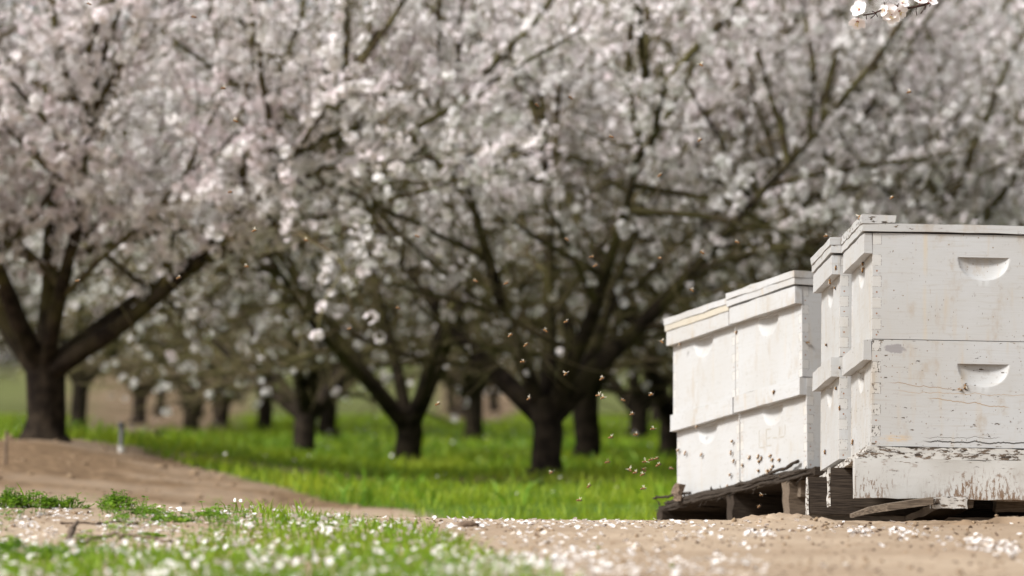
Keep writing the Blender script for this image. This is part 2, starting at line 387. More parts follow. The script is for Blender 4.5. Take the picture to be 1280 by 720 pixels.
def tree_meshes(seed, scaff=None, fork=.46, r0=.088, bloom=1.0, nsec=9, height=1.0, z0=.65, z1=1.5, ztop=9.0, zmin=.42, gap=.085):
    r = rng(seed); trunk, br = [], []
    h = fork; top = np.array([r.normal(0, .03), r.normal(0, .03), h])
    zs = np.array([-.12, 0, .05, .15, .3, .6, 1.0]) * np.array([1, 1, 1, 1, 1, 1, 1]); zs = np.where(zs > .1, zs * h / 1.0, zs)
    pts = np.stack([top[0] * np.clip(zs / h, 0, 1) + r.normal(0, .008, 7), top[1] * np.clip(zs / h, 0, 1), zs], -1)
    trunk += tube_chunks(pts, np.array([1.6, 1.5, 1.3, 1.1, 1.0, 1.0, 1.05]) * r0, 12)
    if scaff is None:
        k = r.integers(5, 7); a0 = r.uniform(0, 6.28)
        scaff = [(a0 + 6.283 * i / k + r.normal(0, .2), r.uniform(36, 68), r.uniform(1.4, 2.3), r.uniform(.6, 1)) for i in range(k)]
    secs, shoots = [], []
    for az, el, L, q in scaff:
        d = np.array([math.cos(az) * math.cos(R(el)), math.sin(az) * math.cos(R(el)), math.sin(R(el))])
        n = 14; P = limb(r, top - np.array([0, 0, .12]) + d * .03, d, L * height, n, .16, .32); t = np.linspace(0, 1, n)
        rad = r0 * (.58 * q + .05) * (1 - t) ** 1.25 + .010; trunk += tube_chunks(P, rad, 9)
        m = int(nsec * L / 2.2)
        for i in range(m):
            f = .16 + .84 * (i + r.random()) / m; j = f * (n - 1); a = int(min(j, n - 2)); p = P[a] + (P[a + 1] - P[a]) * (j - a)
            dd = rand_dir(r, (P[a + 1] - P[a]), .75); dd[2] = dd[2] * .7 + .12 - (.25 if f < .5 else 0)
            dd[:2] += .35 * p[:2] / (np.linalg.norm(p[:2]) + .3)
            secs.append((limb(r, p, dd, r.uniform(.7, 1.7) * (1.15 - .4 * f), 9, r.uniform(-.25, .4), .5), r.uniform(.010, .022)))
        for i in range(4):                                # the limb breaks up into slender branches
            secs.append((limb(r, P[-1 - i], rand_dir(r, P[-1] - P[-3], .55), r.uniform(1.1, 2.1), 10, .25, .6), r.uniform(.012, .020)))
        for i in range(int(30 * L / 1.9)):                # short leafless shoots straight off the limb
            j = r.uniform(.22, .97) * (n - 1); a = int(min(j, n - 2)); p = P[a] + (P[a + 1] - P[a]) * (j - a)
            if p[2] > .8: shoots.append(limb(r, p, rand_dir(r, P[a + 1] - P[a], 1.3), r.uniform(.12, .42), 5, .6, 1.0))
    fp, fn = [], []; tw = []
    vn3 = lambda p: float(vnoise(np.array(p[0] * 3.1 + seed), np.array(p[1] * 3.1 + p[2] * 2.9), seed))
    tw += shoots; secs = [q for q in secs if q[0][:, 2].min() > zmin]
    for P, rr in secs:
        n = len(P); br += [(*tube(P, rr * (1 - np.linspace(0, 1, n)) ** .7 + .0035, 5), 1)]
        L = np.linalg.norm(np.diff(P, axis=0), axis=1).sum(); m = int(L * 21)
        for i in range(m):
            f = .08 + .92 * (i + r.random()) / m; j = f * (n - 1); a = int(min(j, n - 2)); p = P[a] + (P[a + 1] - P[a]) * (j - a)
            d = rand_dir(r, P[a + 1] - P[a], .9); d[2] += .15
            Q = limb(r, p, d, r.uniform(.15, .62) , 5, r.uniform(-.5, .9), 1.0); tw.append(Q)
            if r.random() < .7:
                a2 = r.integers(1, 4); tw.append(limb(r, Q[a2], rand_dir(r, Q[a2 + 1] - Q[a2], .8), r.uniform(.08, .3), 4, .3, 1.2))
    tw = [q for q in tw if q[:, 2].min() > zmin - .08]
    for Q in tw:
        n = len(Q); br.append((*tube(Q, np.linspace(.0042, .0018, n), 3), 0))
        L = np.linalg.norm(Q[-1] - Q[0]); m = max(1, int(L / gap)); zc = Q[-1][2]
        p_ = bloom * (.32 + .80 * smooth((zc - z0) / (z1 - z0))) * (1 - .8 * smooth((zc - ztop) / .5))
        if r.random() > (.35 + .65 * smooth((zc - z0) / (z1 - z0))) * (1 - .6 * smooth((zc - ztop) / .5)): continue
        for i in range(m):
            if r.random() > p_: continue
            j = (.15 + .85 * (i + r.random()) / m) * (n - 1); a = int(min(j, n - 2)); p = Q[a] + (Q[a + 1] - Q[a]) * (j - a)
            if vn3(p) < .36: continue
            for _ in range(r.choice([2, 4, 6, 9], p=[.25, .3, .3, .15])):
                o = r.normal(0, 1, 3); o /= np.linalg.norm(o); fp.append(p + o * r.uniform(.010, .023)); fn.append(o + r.normal(0, .3, 3))
    for P, rr in secs:                                    # spurs along the older wood
        n = len(P); m = int(np.linalg.norm(P[-1] - P[0]) / (gap * 1.1))
        for i in range(m):
            j = r.random() * (n - 1); a = int(min(j, n - 2)); p = P[a] + (P[a + 1] - P[a]) * (j - a)
            if r.random() > bloom * .8 * smooth((p[2] - z0) / (z1 - z0)) * (1 - .8 * smooth((p[2] - ztop) / .5)): continue
            c = p + r.normal(0, .04, 3)
            if vn3(p) < .36: continue
            for _ in range(r.integers(3, 9)):
                o = r.normal(0, 1, 3); o /= np.linalg.norm(o); fp.append(c + o * r.uniform(.01, .023)); fn.append(o + r.normal(0, .3, 3))
    fp, fn = np.array(fp), np.array(fn)
    V, F = flowers(fp, fn, r.uniform(.016, .023, len(fp)), r)
    print("tree", seed, "flowers", len(fp), "twigs", len(tw))
    return make_mesh("trunk", trunk, [BARK]), make_mesh("branches", br, [TWIG, BRANCH]), make_mesh("blossoms", [(V, F, 0)], [BLOSSOM], False)
def rad_of(dx, dz):                     # a limb seen in the photo: sideways and upward run -> azimuth towards +x or -x, elevation
    return 0 if dx > 0 else math.pi, math.degrees(math.atan2(dz, abs(dx)))
LEFT_TREE = tree_meshes(101, [(math.pi * .98, 50, 1.8, .75), (1.7, 84, 1.7, .8), (.05, 42, 1.75, 1.0), (-.5, 27, 1.6, .75), (2.5, 38, 1.8, .9), (-2.2, 50, 1.6, .7), (-1.3, 55, 1.5, .6)], .46, .092, 1.25, 11, z0=.6, z1=1.2, ztop=2.7, zmin=.5, gap=.085)
MID_TREE = tree_meshes(102, [(2.95, 42, 2.0, 1.0), (-2.6, 62, 1.8, .7), (1.4, 72, 1.9, .75), (.1, 44, 2.1, 1.0), (-.7, 64, 1.8, .8), (1.0, 35, 1.8, .7)], .42, .076, .85, z0=.8, z1=1.9, ztop=3.0, zmin=.5, gap=.11)
Y_TREE = tree_meshes(107, [(2.9, 55, 1.6, .8), (.25, 62, 2.0, 1.0), (1.8, 70, 1.9, .6), (-2.4, 40, 1.6, .7), (-.9, 48, 1.7, .7)], .36, .078, .85, z0=.85, z1=1.8, ztop=3.0, gap=.11, zmin=.5)
NEAR_V = [tree_meshes(103 + i, z0=.75, z1=1.75, ztop=3.3, gap=.11, zmin=.34, bloom=.8, r0=.078, fork=(.42, .55, .36)[i]) for i in range(3)]
FAR_V = [tree_meshes(110 + i, z0=.3, z1=2.1, bloom=.58, height=1.15, gap=.11, zmin=.35, fork=(.5, .38, .62, .45)[i], r0=(.08, .09, .075, .085)[i]) for i in range(4)]
n_tree = [0]
def tree(px, D, label, meshes=None, rot=0.0, s=1.0, group="blossoming almond trees of the orchard", x=None):
    if x is None: x = (px - 640) / FPX * D
    v = n_tree[0]; n_tree[0] += 1
    t = thing("almond_tree", label, "tree", group)
    t.location = (x, D, float(ground_z(x, D)) - .03); t.rotation_euler = (.07 * math.sin(v * 2.7), .07 * math.cos(v * 1.9), rot); t.scale = (s, s, s)
    ms = meshes or (NEAR_V[v % 3] if D < 37 else FAR_V[v % 4])
    for nm, me in zip(("trunk", "branches", "blossoms"), ms): link(nm, me, t)
    return t
tree(55, 20, "nearest dark-trunked almond tree on the dirt mound at the far left, full of white blossom", LEFT_TREE)
tree(682, 21.3, "almond tree with a low forked trunk standing in grass, nearest one left of the hives", MID_TREE)
tree(511, 24.5, "almond tree with a Y-shaped trunk in mid grass, left of the nearest forked one", Y_TREE)
tree(378, 29, "almond tree with a broad dark trunk in the grass past the dirt mound's end", rot=2.2)
tree(732, 25.5, "almond tree close behind and right of the nearest forked trunk, leaning its limbs apart", rot=.4)
tree(838, 27, "almond tree whose dark trunk stands right behind the left edge of the leaning hives", rot=3.0)
tree(95, 38, "thin-trunked almond tree just right of and behind the mound tree", rot=4.4)
tree(172, 52, "small far almond tree with a short dark trunk right of the mound tree", rot=.9)
tree(240, 42, "almond tree with a wide V fork on the far grass, left of a close pair", rot=5.2)
tree(276, 46, "slim upright almond tree on the far grass, right one of a close pair", rot=2.7)
tree(331, 43, "almond tree with a thin trunk left of the broad dark trunk beyond the mound", rot=1.9)
tree(411, 39, "almond tree half hidden just right of the broad dark trunk beyond the mound", rot=3.7)
tree(592, 37, "almond tree far back between the Y-shaped trunk and the nearest forked trunk", rot=.2)
tree(797, 38, "almond tree far back in the gap between the forked trunks and the hives", rot=5.8)
tree(1200, 23, "near almond tree with dark mossy limbs rising above the right-hand hives", rot=.7)
tree(985, 25, "almond tree rising behind the gap between the two stacks of hives", rot=2.0)
tree(-170, 26, "almond tree beyond the left edge whose white branches reach into the picture", rot=4.0)
tree(1120, 31, "almond tree behind the near mossy-limbed one above the right-hand hives", rot=5.0)
tree(1330, 27, "almond tree at the right edge whose branches hang above the last hive", rot=1.0)
tree(1300, 34, "almond tree far behind the right edge of the hives, full of pale blossom", rot=2.6)
rr_ = rng(77)
for D, sp in ((33, 4.4), (40, 4.6), (47, 4.4), (53.5, 4.6), (60, 4.8), (67, 5), (75, 5.2), (84, 5.5), (94, 6), (106, 6.5)):
    half = .125 * D + 2.2; k = -half + rr_.uniform(0, 2)
    while k < half:
        px = 640 + k / D * FPX
        if D > 45 or px > 900 or px < -60:
            tree(0, D + rr_.normal(0, .7), "blurred white almond tree in the dense rows far back", rot=rr_.uniform(0, 6.28), s=rr_.uniform(.95, 1.25), group="far rows of almond trees", x=k)
        k += sp + rr_.normal(0, .4)

# ------------------------------------------------------------------ pallets and hives
def pose(p, yaw, tilt, roll): return Matrix.Translation(p) @ Matrix.Rotation(R(yaw), 4, 'Z') @ Matrix.Rotation(R(tilt), 4, 'X') @ Matrix.Rotation(R(roll), 4, 'Y')
POSE_R = pose((.815, 9.678, .158), 2.04, -4.78, 1.03)
POSE_L = pose((.78, 11.282, .084), 22.4, -7.05, 3.25)
def on_face(P, axis, val, px, py):
    """local point where a sight line meets the plane local[axis] = val of a posed stack"""
    iv = P.inverted(); a, b = ray(px, py); o = iv @ Vector((0, 0, EYE)); d = iv.to_3x3() @ Vector((float(a), 1, float(b)))
    return o + d * ((val - o[axis]) / d[axis])
BL, BW, BH, PITCHH = .508, .413, .2425, .244
def paint(name, seed, ox=0.0, oz=0.0, joint=True, grime=.5, peel=.2, specks=.5, extra=None, tint=(.425, .428, .43), end_dark=.2):
    m = M(name, .55, .3); off = (seed * 3.17, seed * 1.7, seed * .9)
    big = m.noise(5, 3, m.vec(off=off)); mid = m.noise(22, 4, m.vec(off=off))
    col = m.mix(big.step(.35, .7) * .35 * (0.5 + grime), tint, (.36, .34, .31))
    drip = m.noise(1, 3, m.vec((45, 45, 5), off)); col = m.mix(drip.step(.55, .78) * .6 * grime, col, (.42, .34, .24))
    # specks and short dashes
    d, c1, c2 = m.voro(88, m.vec(off=off)); sp = d.lt(c2 * .13 + .03) * c1.gt(1 - .24 * specks)
    col = m.mix(sp * .8, col, (.17, .11, .06))
    d, c1, c2 = m.voro(1, m.vec((190, 190, 60), off, (.6, .5, 0))); sp = d.lt(.15) * c1.gt(1 - .10 * specks)
    col = m.mix(sp * .75, col, (.13, .11, .09))
    sc = m.noise(1, 2, m.vec((300, 300, 18), off, (.25, .3, 0))); col = m.mix(sc.gt(.735) * (.3 + .5 * specks), col, (.30, .25, .2))
    hair = m.noise(1, 4, m.vec((14, 14, 160), off)); col = m.mix(hair.step(.52, .75) * .5 * grime, col, (.33, .29, .24))
    brush = m.noise(1, 4, m.vec((9, 9, 240), (off[0] + 3, 1, 2))); col = m.mix((brush.step(.35, .7)) * .16, col, (.375, .365, .35))
    stain = m.noise(1, 5, m.vec((16, 16, 9), (off[0], 7, off[2])), .65); col = m.mix(stain.step(.53, .72) * (.2 + .5 * grime), col, (.33, .27, .20))
    rub = m.noise(55, 5, m.vec((1, 1, 1), (off[0], 2, 5)), .7); col = m.mix(rub.step(.585, .66) * .45 * (.3 + grime), col, (.30, .28, .26))
    # flaked paint: bare wood on edges and wherever the noise runs high
    zz = m.z - oz
    edge = (1 - zz.step(0, .022)) + zz.step(BH - .012, BH)
    fl = m.noise(1, 6, m.vec((38, 38, 120), off), .65) + edge * .05 * (peel + .4) + (mid - .5) * .25
    flm = fl.step(.735 - .13 * peel, .75 - .13 * peel)
    wood = m.mix(m.noise(1, 4, m.vec((20, 20, 300), off)).step(.4, .65), (.055, .045, .037), (.17, .125, .085))
    h = fl * 0.0
    if joint:
        lng = m.ny.abs().gt(.7); sht = m.nx.abs().gt(.7)
        xl = m.x - ox
        u = lng * (xl.min(BL - xl)) + sht * (m.y.min(BW - m.y)) + (1 - lng - sht) * 1.0
        k = zz / .0244 + .12; par = k.floor().mod(2.0); par = lng * par + sht * (1 - par)
        fr = k.frac(); line = (fr.min(1 - fr)).lt(.026) * u.lt(.0205)
        vline = (u - .0200).abs().lt(.00055) * par
        brk = m.noise(150, 2, m.vec(off=off)).gt(.47)
        ln = line.max(vline) * brk
        col = m.mix(ln * (.58 + .36 * end_dark), col, (.10, .085, .07)); h = h - ln
        endg = par * u.lt(.0195); col = m.mix(endg * .25, col, (.6, .56, .5))
        eg = m.noise(1, 5, m.vec((150, 150, 70), off), .7).gt(.70 - .19 * end_dark) * endg; col = m.mix(eg * .9, col, (.06, .05, .042))
        nd = ((u - .010) * (u - .010) + ((fr - .5) * .0244) * ((fr - .5) * .0244)).sqrt()
        nail = nd.lt(.0021) * (1 - par) * m.noise(37, 0, m.vec((.01, .01, 1), off)).gt(.42)
        col = m.mix(nail * .85, col, (.22, .085, .03))
    if extra: col = extra(m, col, zz)
    col = m.mix(flm, col, wood); h = h - flm * .7
    n = m.noise(1, 3, m.vec((30, 30, 260), off)); h = h + n * .35 + brush * .5 * (1 - flm)
    m.b.inputs['Roughness'].default_value = .5
    return m.color(col).bump(h, .35, .0012).m
def box_body(name, mat, ox, oy, z0, shade=True):
    """a hive box with a scooped finger hold cut into each side"""
    chunks = []
    def panel(L, cu, cw, fn):
        vt = BH - .053; hh = .051
        us = np.unique(np.round(np.concatenate([np.linspace(0, L, 9), np.linspace(cu - cw / 2 - .001, cu + cw / 2 + .001, 53)]), 6))
        vv = np.unique(np.round(np.concatenate([np.linspace(0, BH, 7), np.linspace(vt - hh - .001, vt, 27), [vt + .0012]]), 6))
        U, Vv = np.meshgrid(us, vv); a = np.abs((U - cu) / (cw / 2)); b = (vt - Vv) / hh
        rr = a ** 2.3 + np.clip(b, 0, 9) ** 2.1; dep = np.where((b >= -1e-6) & (rr < 1), .0135 * np.clip(1 - rr, 0, 1) ** .75, 0)
        V = fn(U, Vv, dep); n = len(us); I = (np.arange(len(vv) - 1)[:, None] * n + np.arange(n - 1)[None]).ravel()
        chunks.append((V.reshape(-1, 3), np.stack([I, I + 1, I + n + 1, I + n], -1), 0))
    panel(BL, BL / 2, .117, lambda u, v, d: np.stack([u + ox, oy + d, v + z0], -1))
    panel(BL, BL / 2, .117, lambda u, v, d: np.stack([BL - u + ox, oy + BW - d, v + z0], -1))
    panel(BW, BW / 2, .125, lambda u, v, d: np.stack([ox + d, oy + BW - u, v + z0], -1))
    panel(BW, BW / 2, .125, lambda u, v, d: np.stack([ox + BL - d, oy + u, v + z0], -1))
    q = np.array([[ox, oy, 0], [ox + BL, oy, 0], [ox + BL, oy + BW, 0], [ox, oy + BW, 0]])
    chunks.append((q + [0, 0, z0 + BH], np.array([[0, 1, 2, 3]]), 0)); chunks.append((q + [0, 0, z0], np.array([[3, 2, 1, 0]]), 0))
    me = make_mesh(name, chunks, [mat]); me.set_sharp_from_angle(angle=R(30)); return me

def streak(m, col, zz):                          # brown drip down the near upper box
    u = (m.x - .121).abs() + (m.noise(9, 2) - .5) * .01
    f = (1 - u.step(.001, .008)) * m.ny.lt(-.7) * m.noise(1, 3, m.vec((60, 1, 12))).step(.3, .6) * .5
    return m.mix(f, col, (.47, .39, .27))
def cracks(m, col, zz):                          # split boards, rubbed grey patch and rust-yellow stain on the near lower box
    face = m.ny.lt(-.7); w_ = (m.noise(24, 4, m.vec((1, .01, .01))) - .5) * .022
    def crack(z0, sl, x0, x1, wd, col, c, a):
        d = (zz - z0 + (m.x * sl) - w_).abs(); f = (1 - d.step(wd * .3, wd)) * m.x.step(x0, x0 + .03) * (1 - m.x.step(x1 - .02, x1)) * face
        return m.mix(f * a, col, c)
    col = crack(.148, .09, .03, .22, .0013, col, (.24, .16, .09), .8)
    col = crack(.124, .10, .12, .32, .0015, col, (.27, .18, .09), .8)
    col = crack(.1245, .01, .05, .5, .0012, col, (.33, .24, .15), .7)
    col = crack(.012, .0, .11, .5, .0022, col, (.03, .025, .02), 1)
    col = crack(.018, -.02, .11, .3, .0010, col, (.08, .07, .05), .8)
    g = ((m.x - .055) * (m.x - .055) * 900 + (zz - .222) * (zz - .222) * 5500) + (m.noise(60, 4) - .5) * 2.4
    col = m.mix((1 - g.step(.3, .8)) * face * .8, col, (.22, .205, .21))
    g = ((m.x - .055) * (m.x - .055) * 700 + (zz - .018) * (zz - .018) * 9000) + (m.noise(40, 4, m.vec((1, 1, 6))) - .5) * 1.6
    return m.mix((1 - g.step(-.2, 1.2)) * face * .65 * m.noise(1, 5, m.vec((60, 1, 220))).step(.35, .6), col, (.50, .33, .15))
def lid_paint(name, seed, peel, tint=(.425, .428, .43)): return paint(name, seed, joint=False, grime=.8, peel=peel, specks=.6, tint=tint)
def hive(P, off, seed, label, up_dx=0.0, peel=.2, grime=.5, specks=.5, extra=(None, None), lid_h=0.0, lid_tint=(.425, .428, .43), end_dark=.2, top_dark=.2):
    t = thing("beehive", label, "beehive", "white two-storey beehives on the pallets", P @ Matrix.Translation((off[0], off[1], 0)))
    boxes = []
    for k in (0, 1):
        ox = up_dx if k else 0.0; z0 = k * PITCHH + .001
        mt = paint("hive_box_paint", seed + k * 7, ox, z0, True, grime, peel * (.45 if k else 1), specks, extra[k], end_dark=end_dark if k == 0 else top_dark)
        b = link("hive_box", box_body("hive_box", mt, ox, 0, z0), t); boxes.append(b)
        if k == 0: b['label'] = "lower box of the hive"
        else: b['label'] = "upper box of the hive"
        ct = lid_paint("cleat_paint", seed + 20 + k, peel * (.4 if k else .7))
        for s in (0, 1):
            x0, x1 = (ox - .021, ox - .0006) if s == 0 else (ox + BL + .0006, ox + BL + .021)
            link("cleat", box_mesh("cleat", (x0, .001 - .002 * k, z0 + BH - .047), (x1, BW - .001, z0 + BH - .001), ct, .0018, (1, 7, 1), .0006, seed + s), b)
    z = 2 * PITCHH + .0035 + lid_h; ox = up_dx
    lm = lid_paint("lid_paint", seed + 30, peel * .45, lid_tint); bmn = lid_paint("batten_paint", seed + 31, peel * 1.5)
    l = link("lid", box_mesh("lid", (ox - .024, -.006, z), (ox + BL + .006, BW + .006, z + .018), lm, .002, (9, 8, 1), .0006, seed + 5), t)
    for s in (0, 1):
        x0 = ox - .026 if s == 0 else ox + BL - .068
        link("batten", box_mesh("batten", (x0, -.008, z + .0185), (x0 + .077, BW + .008, z + .0365), bmn, .0035, (2, 8, 1), .0009, seed + 6 + s), l)
    return t, boxes
hive(POSE_R, (0, 0), 3, "nearest tall white hive at the right edge, cracked and stained on its broad side", .0, .6, .85, 1.25, (cracks, streak), end_dark=.78)
hive(POSE_R, (-.026, .428), 13, "narrow-looking white hive squeezed between the nearest hive and the leaning pair", .0, .35, .6, .85, end_dark=.3)
tL, boxL = hive(POSE_L, (0, 0), 23, "right one of the leaning pair of hives, with letters cut in its lower box", -.013, .2, .5, .9)
hive(POSE_L, (.004, .427), 33, "left one of the leaning pair of hives, with a cream line under its lid", -.012, .16, .42, .65, lid_h=-.010, lid_tint=(.45, .41, .33))
# letters cut into the lower box of the leaning hive, strokes as they stand
strokes = [((300, 380), (305, 690)), ((300, 712), (400, 705)), ((445, 350), (445, 690)), ((445, 350), (540, 340)), ((470, 525), (520, 518)), ((575, 520), (655, 508)),
           ((470, 678), (545, 662)), ((710, 290), (710, 460)), ((715, 505), (800, 488)), ((820, 250), (820, 450))]
ch = []
for a, b in strokes:
    p, q = (on_face(POSE_L, 0, -.0002, 930 + s[0] / 16, 515 + s[1] / 16) for s in (a, b))
    d = np.array(q - p); d /= np.linalg.norm(d); nrm = np.cross(d, [1, 0, 0]) * .0013
    p, q = np.array(p), np.array(q); lift = np.array([.0004, 0, 0])
    V = np.array([p - nrm - lift, q - nrm - lift, q + nrm - lift, p + nrm - lift, p - nrm + lift, q - nrm + lift, q + nrm + lift, p + nrm + lift])
    ch.append((V, np.array([[0, 1, 2, 3], [7, 6, 5, 4], [0, 4, 5, 1], [1, 5, 6, 2], [2, 6, 7, 3], [3, 7, 4, 0]]), 0))
link("carved_lettering", make_mesh("carved_lettering", ch, [M("letter_groove", .8).color((.36, .335, .29)).m], False), boxL[0])

# pallets
def pallet_paint(name, seed, lo, hi):
    m = M(name, .7, .2); off = (seed * 2.1, seed * .7, 0); zn = (m.z - lo) / (hi - lo)
    n = m.noise(1, 6, m.vec((28, 28, 60), off), .7); st = m.noise(1, 5, m.vec((170, 170, 38), off, (0, .15, 0)), .75)
    base = m.mix(m.noise(6, 4, m.vec(off=off)).step(.35, .7), (.45, .44, .42), (.36, .34, .31))
    mud = (st - zn * .13 + (m.x - .2) * .10).step(.455, .53) * (1 - zn.step(.45, 1.0)) + n.step(.565, .64) * .8
    base = m.mix(mud.min(1.0) * m.noise(7, 3, m.vec(off=(4, 2, seed))).step(.30, .55) * .92, base, (.15, .088, .048))
    fl = m.noise(1, 6, m.vec((24, 24, 150), off), .7) + zn.step(.78, 1) * .05; f = fl.step(.64, .66)
    base = m.mix(f, base, m.mix(m.noise(1, 4, m.vec((9, 200, 200))).step(.4, .6), (.05, .042, .035), (.16, .12, .085)))
    return m.color(base).bump(n - f * .6, .5, .0015).m
def chipped(name, seed):
    m = M(name, .8, .15); off = (seed * 2.1, seed * .7, 0)
    fl = m.noise(1, 6, m.vec((45, 30, 130), off), .72).step(.515, .55)
    c = m.mix(fl, (.45, .43, .40), m.mix(m.noise(1, 4, m.vec((9, 200, 200))).step(.4, .6), (.045, .035, .028), (.15, .11, .08)))
    return m.color(c).bump(1 - fl, .6, .002).m
pr = thing("hive_pallet", "low white-painted pallet with flaking mud-spattered stringers under the right-hand hives", "pallet", "pallets under the hives", POSE_R)
CH = chipped("flaking_white_paint", 4)
link("bottom_board", box_mesh("bottom_board", (-.012, -.004, -.0135), (.62, .86, -.0005), chipped("flaking_white_board", 8), .002, (14, 18, 1), .001, 1), pr)
for i in range(4):
    link("deck_board", box_mesh("deck_board", (-.030, -.012 + i * .222, -.0275), (.66, .202 + i * .222, -.0142), CH, .0025, (16, 6, 1), .0012, 2 + i), pr)
for i, (x, y) in enumerate(((-.040, -.020), (-.058, .315), (-.076, .630))):
    s = link("stringer", box_mesh("stringer", (x, y, -.118), (.68, y + .036, -.0285), pallet_paint("muddy_white_paint", 5 + i, -.118, -.0285) if i == 0 else WOOD_DARK, .002, (22, 1, 4), .0009, 9 + i), pr)  # rear stringers coloured dark to stand in for shadow under the deck
    if i == 0: s['label'] = "white front stringer spattered with brown mud"
    else: link("stringer_end", box_mesh("stringer_end", (x - .004, y - .0005, -.119), (x - .0002, y + .0365, -.028), CH, .001, (1, 2, 5), .0008, 19 + i), s)
for i, (x0, x1, z0) in enumerate(((.03, .10, -.14), (.33, .40, -.14), (.60, .68, -.14))):
    link("foot_board", box_mesh("foot_board", (x0 + .13, -.01, -.1365), (x1 + .13, .66, -.1185), WOOD_OLD, .002, (2, 10, 1), .001, 29 + i), pr)
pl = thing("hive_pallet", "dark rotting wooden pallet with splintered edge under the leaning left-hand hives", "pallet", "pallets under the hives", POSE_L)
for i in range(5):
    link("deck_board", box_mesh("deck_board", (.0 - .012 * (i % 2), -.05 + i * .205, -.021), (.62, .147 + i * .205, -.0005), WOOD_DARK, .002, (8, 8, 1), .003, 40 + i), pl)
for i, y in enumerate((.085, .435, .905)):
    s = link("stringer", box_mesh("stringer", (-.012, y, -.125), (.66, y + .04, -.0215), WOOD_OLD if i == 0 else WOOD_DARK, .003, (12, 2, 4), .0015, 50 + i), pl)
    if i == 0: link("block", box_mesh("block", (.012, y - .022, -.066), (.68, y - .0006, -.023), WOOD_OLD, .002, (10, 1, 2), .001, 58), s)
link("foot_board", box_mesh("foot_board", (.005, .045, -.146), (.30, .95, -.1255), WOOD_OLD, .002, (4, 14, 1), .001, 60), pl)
r = rng(9); ch = []
for i in range(46):
    L = r.uniform(.12, .42); y0 = r.uniform(-.06, .955 - L); q = r.random(); z0 = -.0235 + .0225 * q; x0 = r.uniform(-.019, -.009)
    k = np.linspace(0, 1, 9); P_ = np.stack([x0 + r.normal(0, .0015, 9), y0 + k * L, z0 + r.normal(0, .0011, 9) + (k - .5) * r.normal(0, .004)], -1)
    V, F = tube(P_, np.array([.2, .7, .9, 1, 1, .9, .8, .6, .2]) * r.uniform(.0022, .0058), 6)
    ch.append((V, F, 0))
for i in range(26):                                      # torn ends that stand up or hang off it
    y0 = r.uniform(-.03, .92); k = np.linspace(0, 1, 4); a_ = r.uniform(-.6, .6)
    P_ = np.stack([-.016 + r.normal(0, .002, 4) - k * .006, y0 + k * r.uniform(-.02, .03), (-.004 if a_ > 0 else -.024) + k * a_ * .03], -1); ch += tube_chunks(P_, np.array([1, .9, .7, .2]) * r.uniform(.001, .0026), 5)
link("splinters", make_mesh("splinters", ch, [WOOD_SPL], False), pl)

def stick(name, pts, rad, label, cat, mat=STICK, parent_things=None, sides=7, seed=0):
    r = rng(seed); P = np.array(pts, float); k = np.linspace(0, len(P) - 1, 14); Q = np.stack([np.interp(k, np.arange(len(P)), P[:, a]) for a in range(3)], -1)
    Q[1:-1] += r.normal(0, .0022, (12, 3)); rr = np.interp(k, [0, len(P) - 1], rad) * r.uniform(.8, 1.2, 14)
    return tag(link(name, make_mesh(name, tube_chunks(Q, rr, sides), [mat], True)), label, cat)
w2 = lambda P, *l: np.array(P @ Vector(l))
stick("stick", [w2(POSE_L, -.012, .03, .022), w2(POSE_L, -.016, .10, .010), w2(POSE_L, -.014, .26, .004)], (.005, .004), "dark broken stick poking up from the pallet edge beside the crowd of bees", "stick", WOOD_DARK, seed=1)
stick("stick", [w2(POSE_L, -.02, .95, .018), w2(POSE_L, -.02, .84, .012), w2(POSE_L, -.02, .70, .008)], (.003, .004), "thin straight stick lying along the left end of the dark pallet", "stick", WOOD_DARK, seed=2)
tag(link("wood_chip", box_mesh("wood_chip", (-.008, -.014, -.022), (.008, .014, .024), STICK, .003, (1, 2, 4), .003, 3)), "upright brown wood chip standing on the left end of the dark pallet", "wood chip").matrix_world = POSE_L @ Matrix.Translation((-.03, .755, .012)) @ Matrix.Rotation(.15, 4, 'X')
# warped slat and block pushed under the near pallet
a = at(1064, 645, 9.62); b = at(1110, 634, 9.60); c = at(1166, 626, 9.60); r = rng(4)
P_ = np.array([a, a.lerp(b, .5), b, b.lerp(c, .5), c]); P_[1, 2] += .003
V, ch = [], []
for p, hh in zip(P_, (.004, .007, .008, .008, .008)): V += [p + np.array([0, -.012, -hh]), p + np.array([0, -.012, hh]), p + np.array([0, .04, hh]), p + np.array([0, .04, -hh])]
F = [(0, 3, 2, 1), (16, 17, 18, 19)] + [(4 * i + j, 4 * i + (j + 1) % 4, 4 * i + 4 + (j + 1) % 4, 4 * i + 4 + j) for i in range(4) for j in range(4)]
tag(link("slat", make_mesh("slat", [(np.array(V), np.array(F), 0)], [WOOD_OLD], False)), "warped grey wooden slat slanting out from under the white pallet", "slat")
p = at(1187, 628.5, 9.62)
tag(link("wood_block", box_mesh("wood_block", (-.040, -.01, -.0125), (.040, .05, .0125), CH, .002, (8, 2, 3), .0012, 7)), "frayed pale block wedged beneath the white pallet beside the slat", "block").location = p
p = at(1266, 632, 9.75)
tag(link("wood_block", box_mesh("wood_block", (-.04, -.01, -.014), (.12, .05, .014), WOOD_OLD, .002, (8, 2, 2), .0012, 8)), "grey plank end under the white pallet at the right edge", "block").location = p

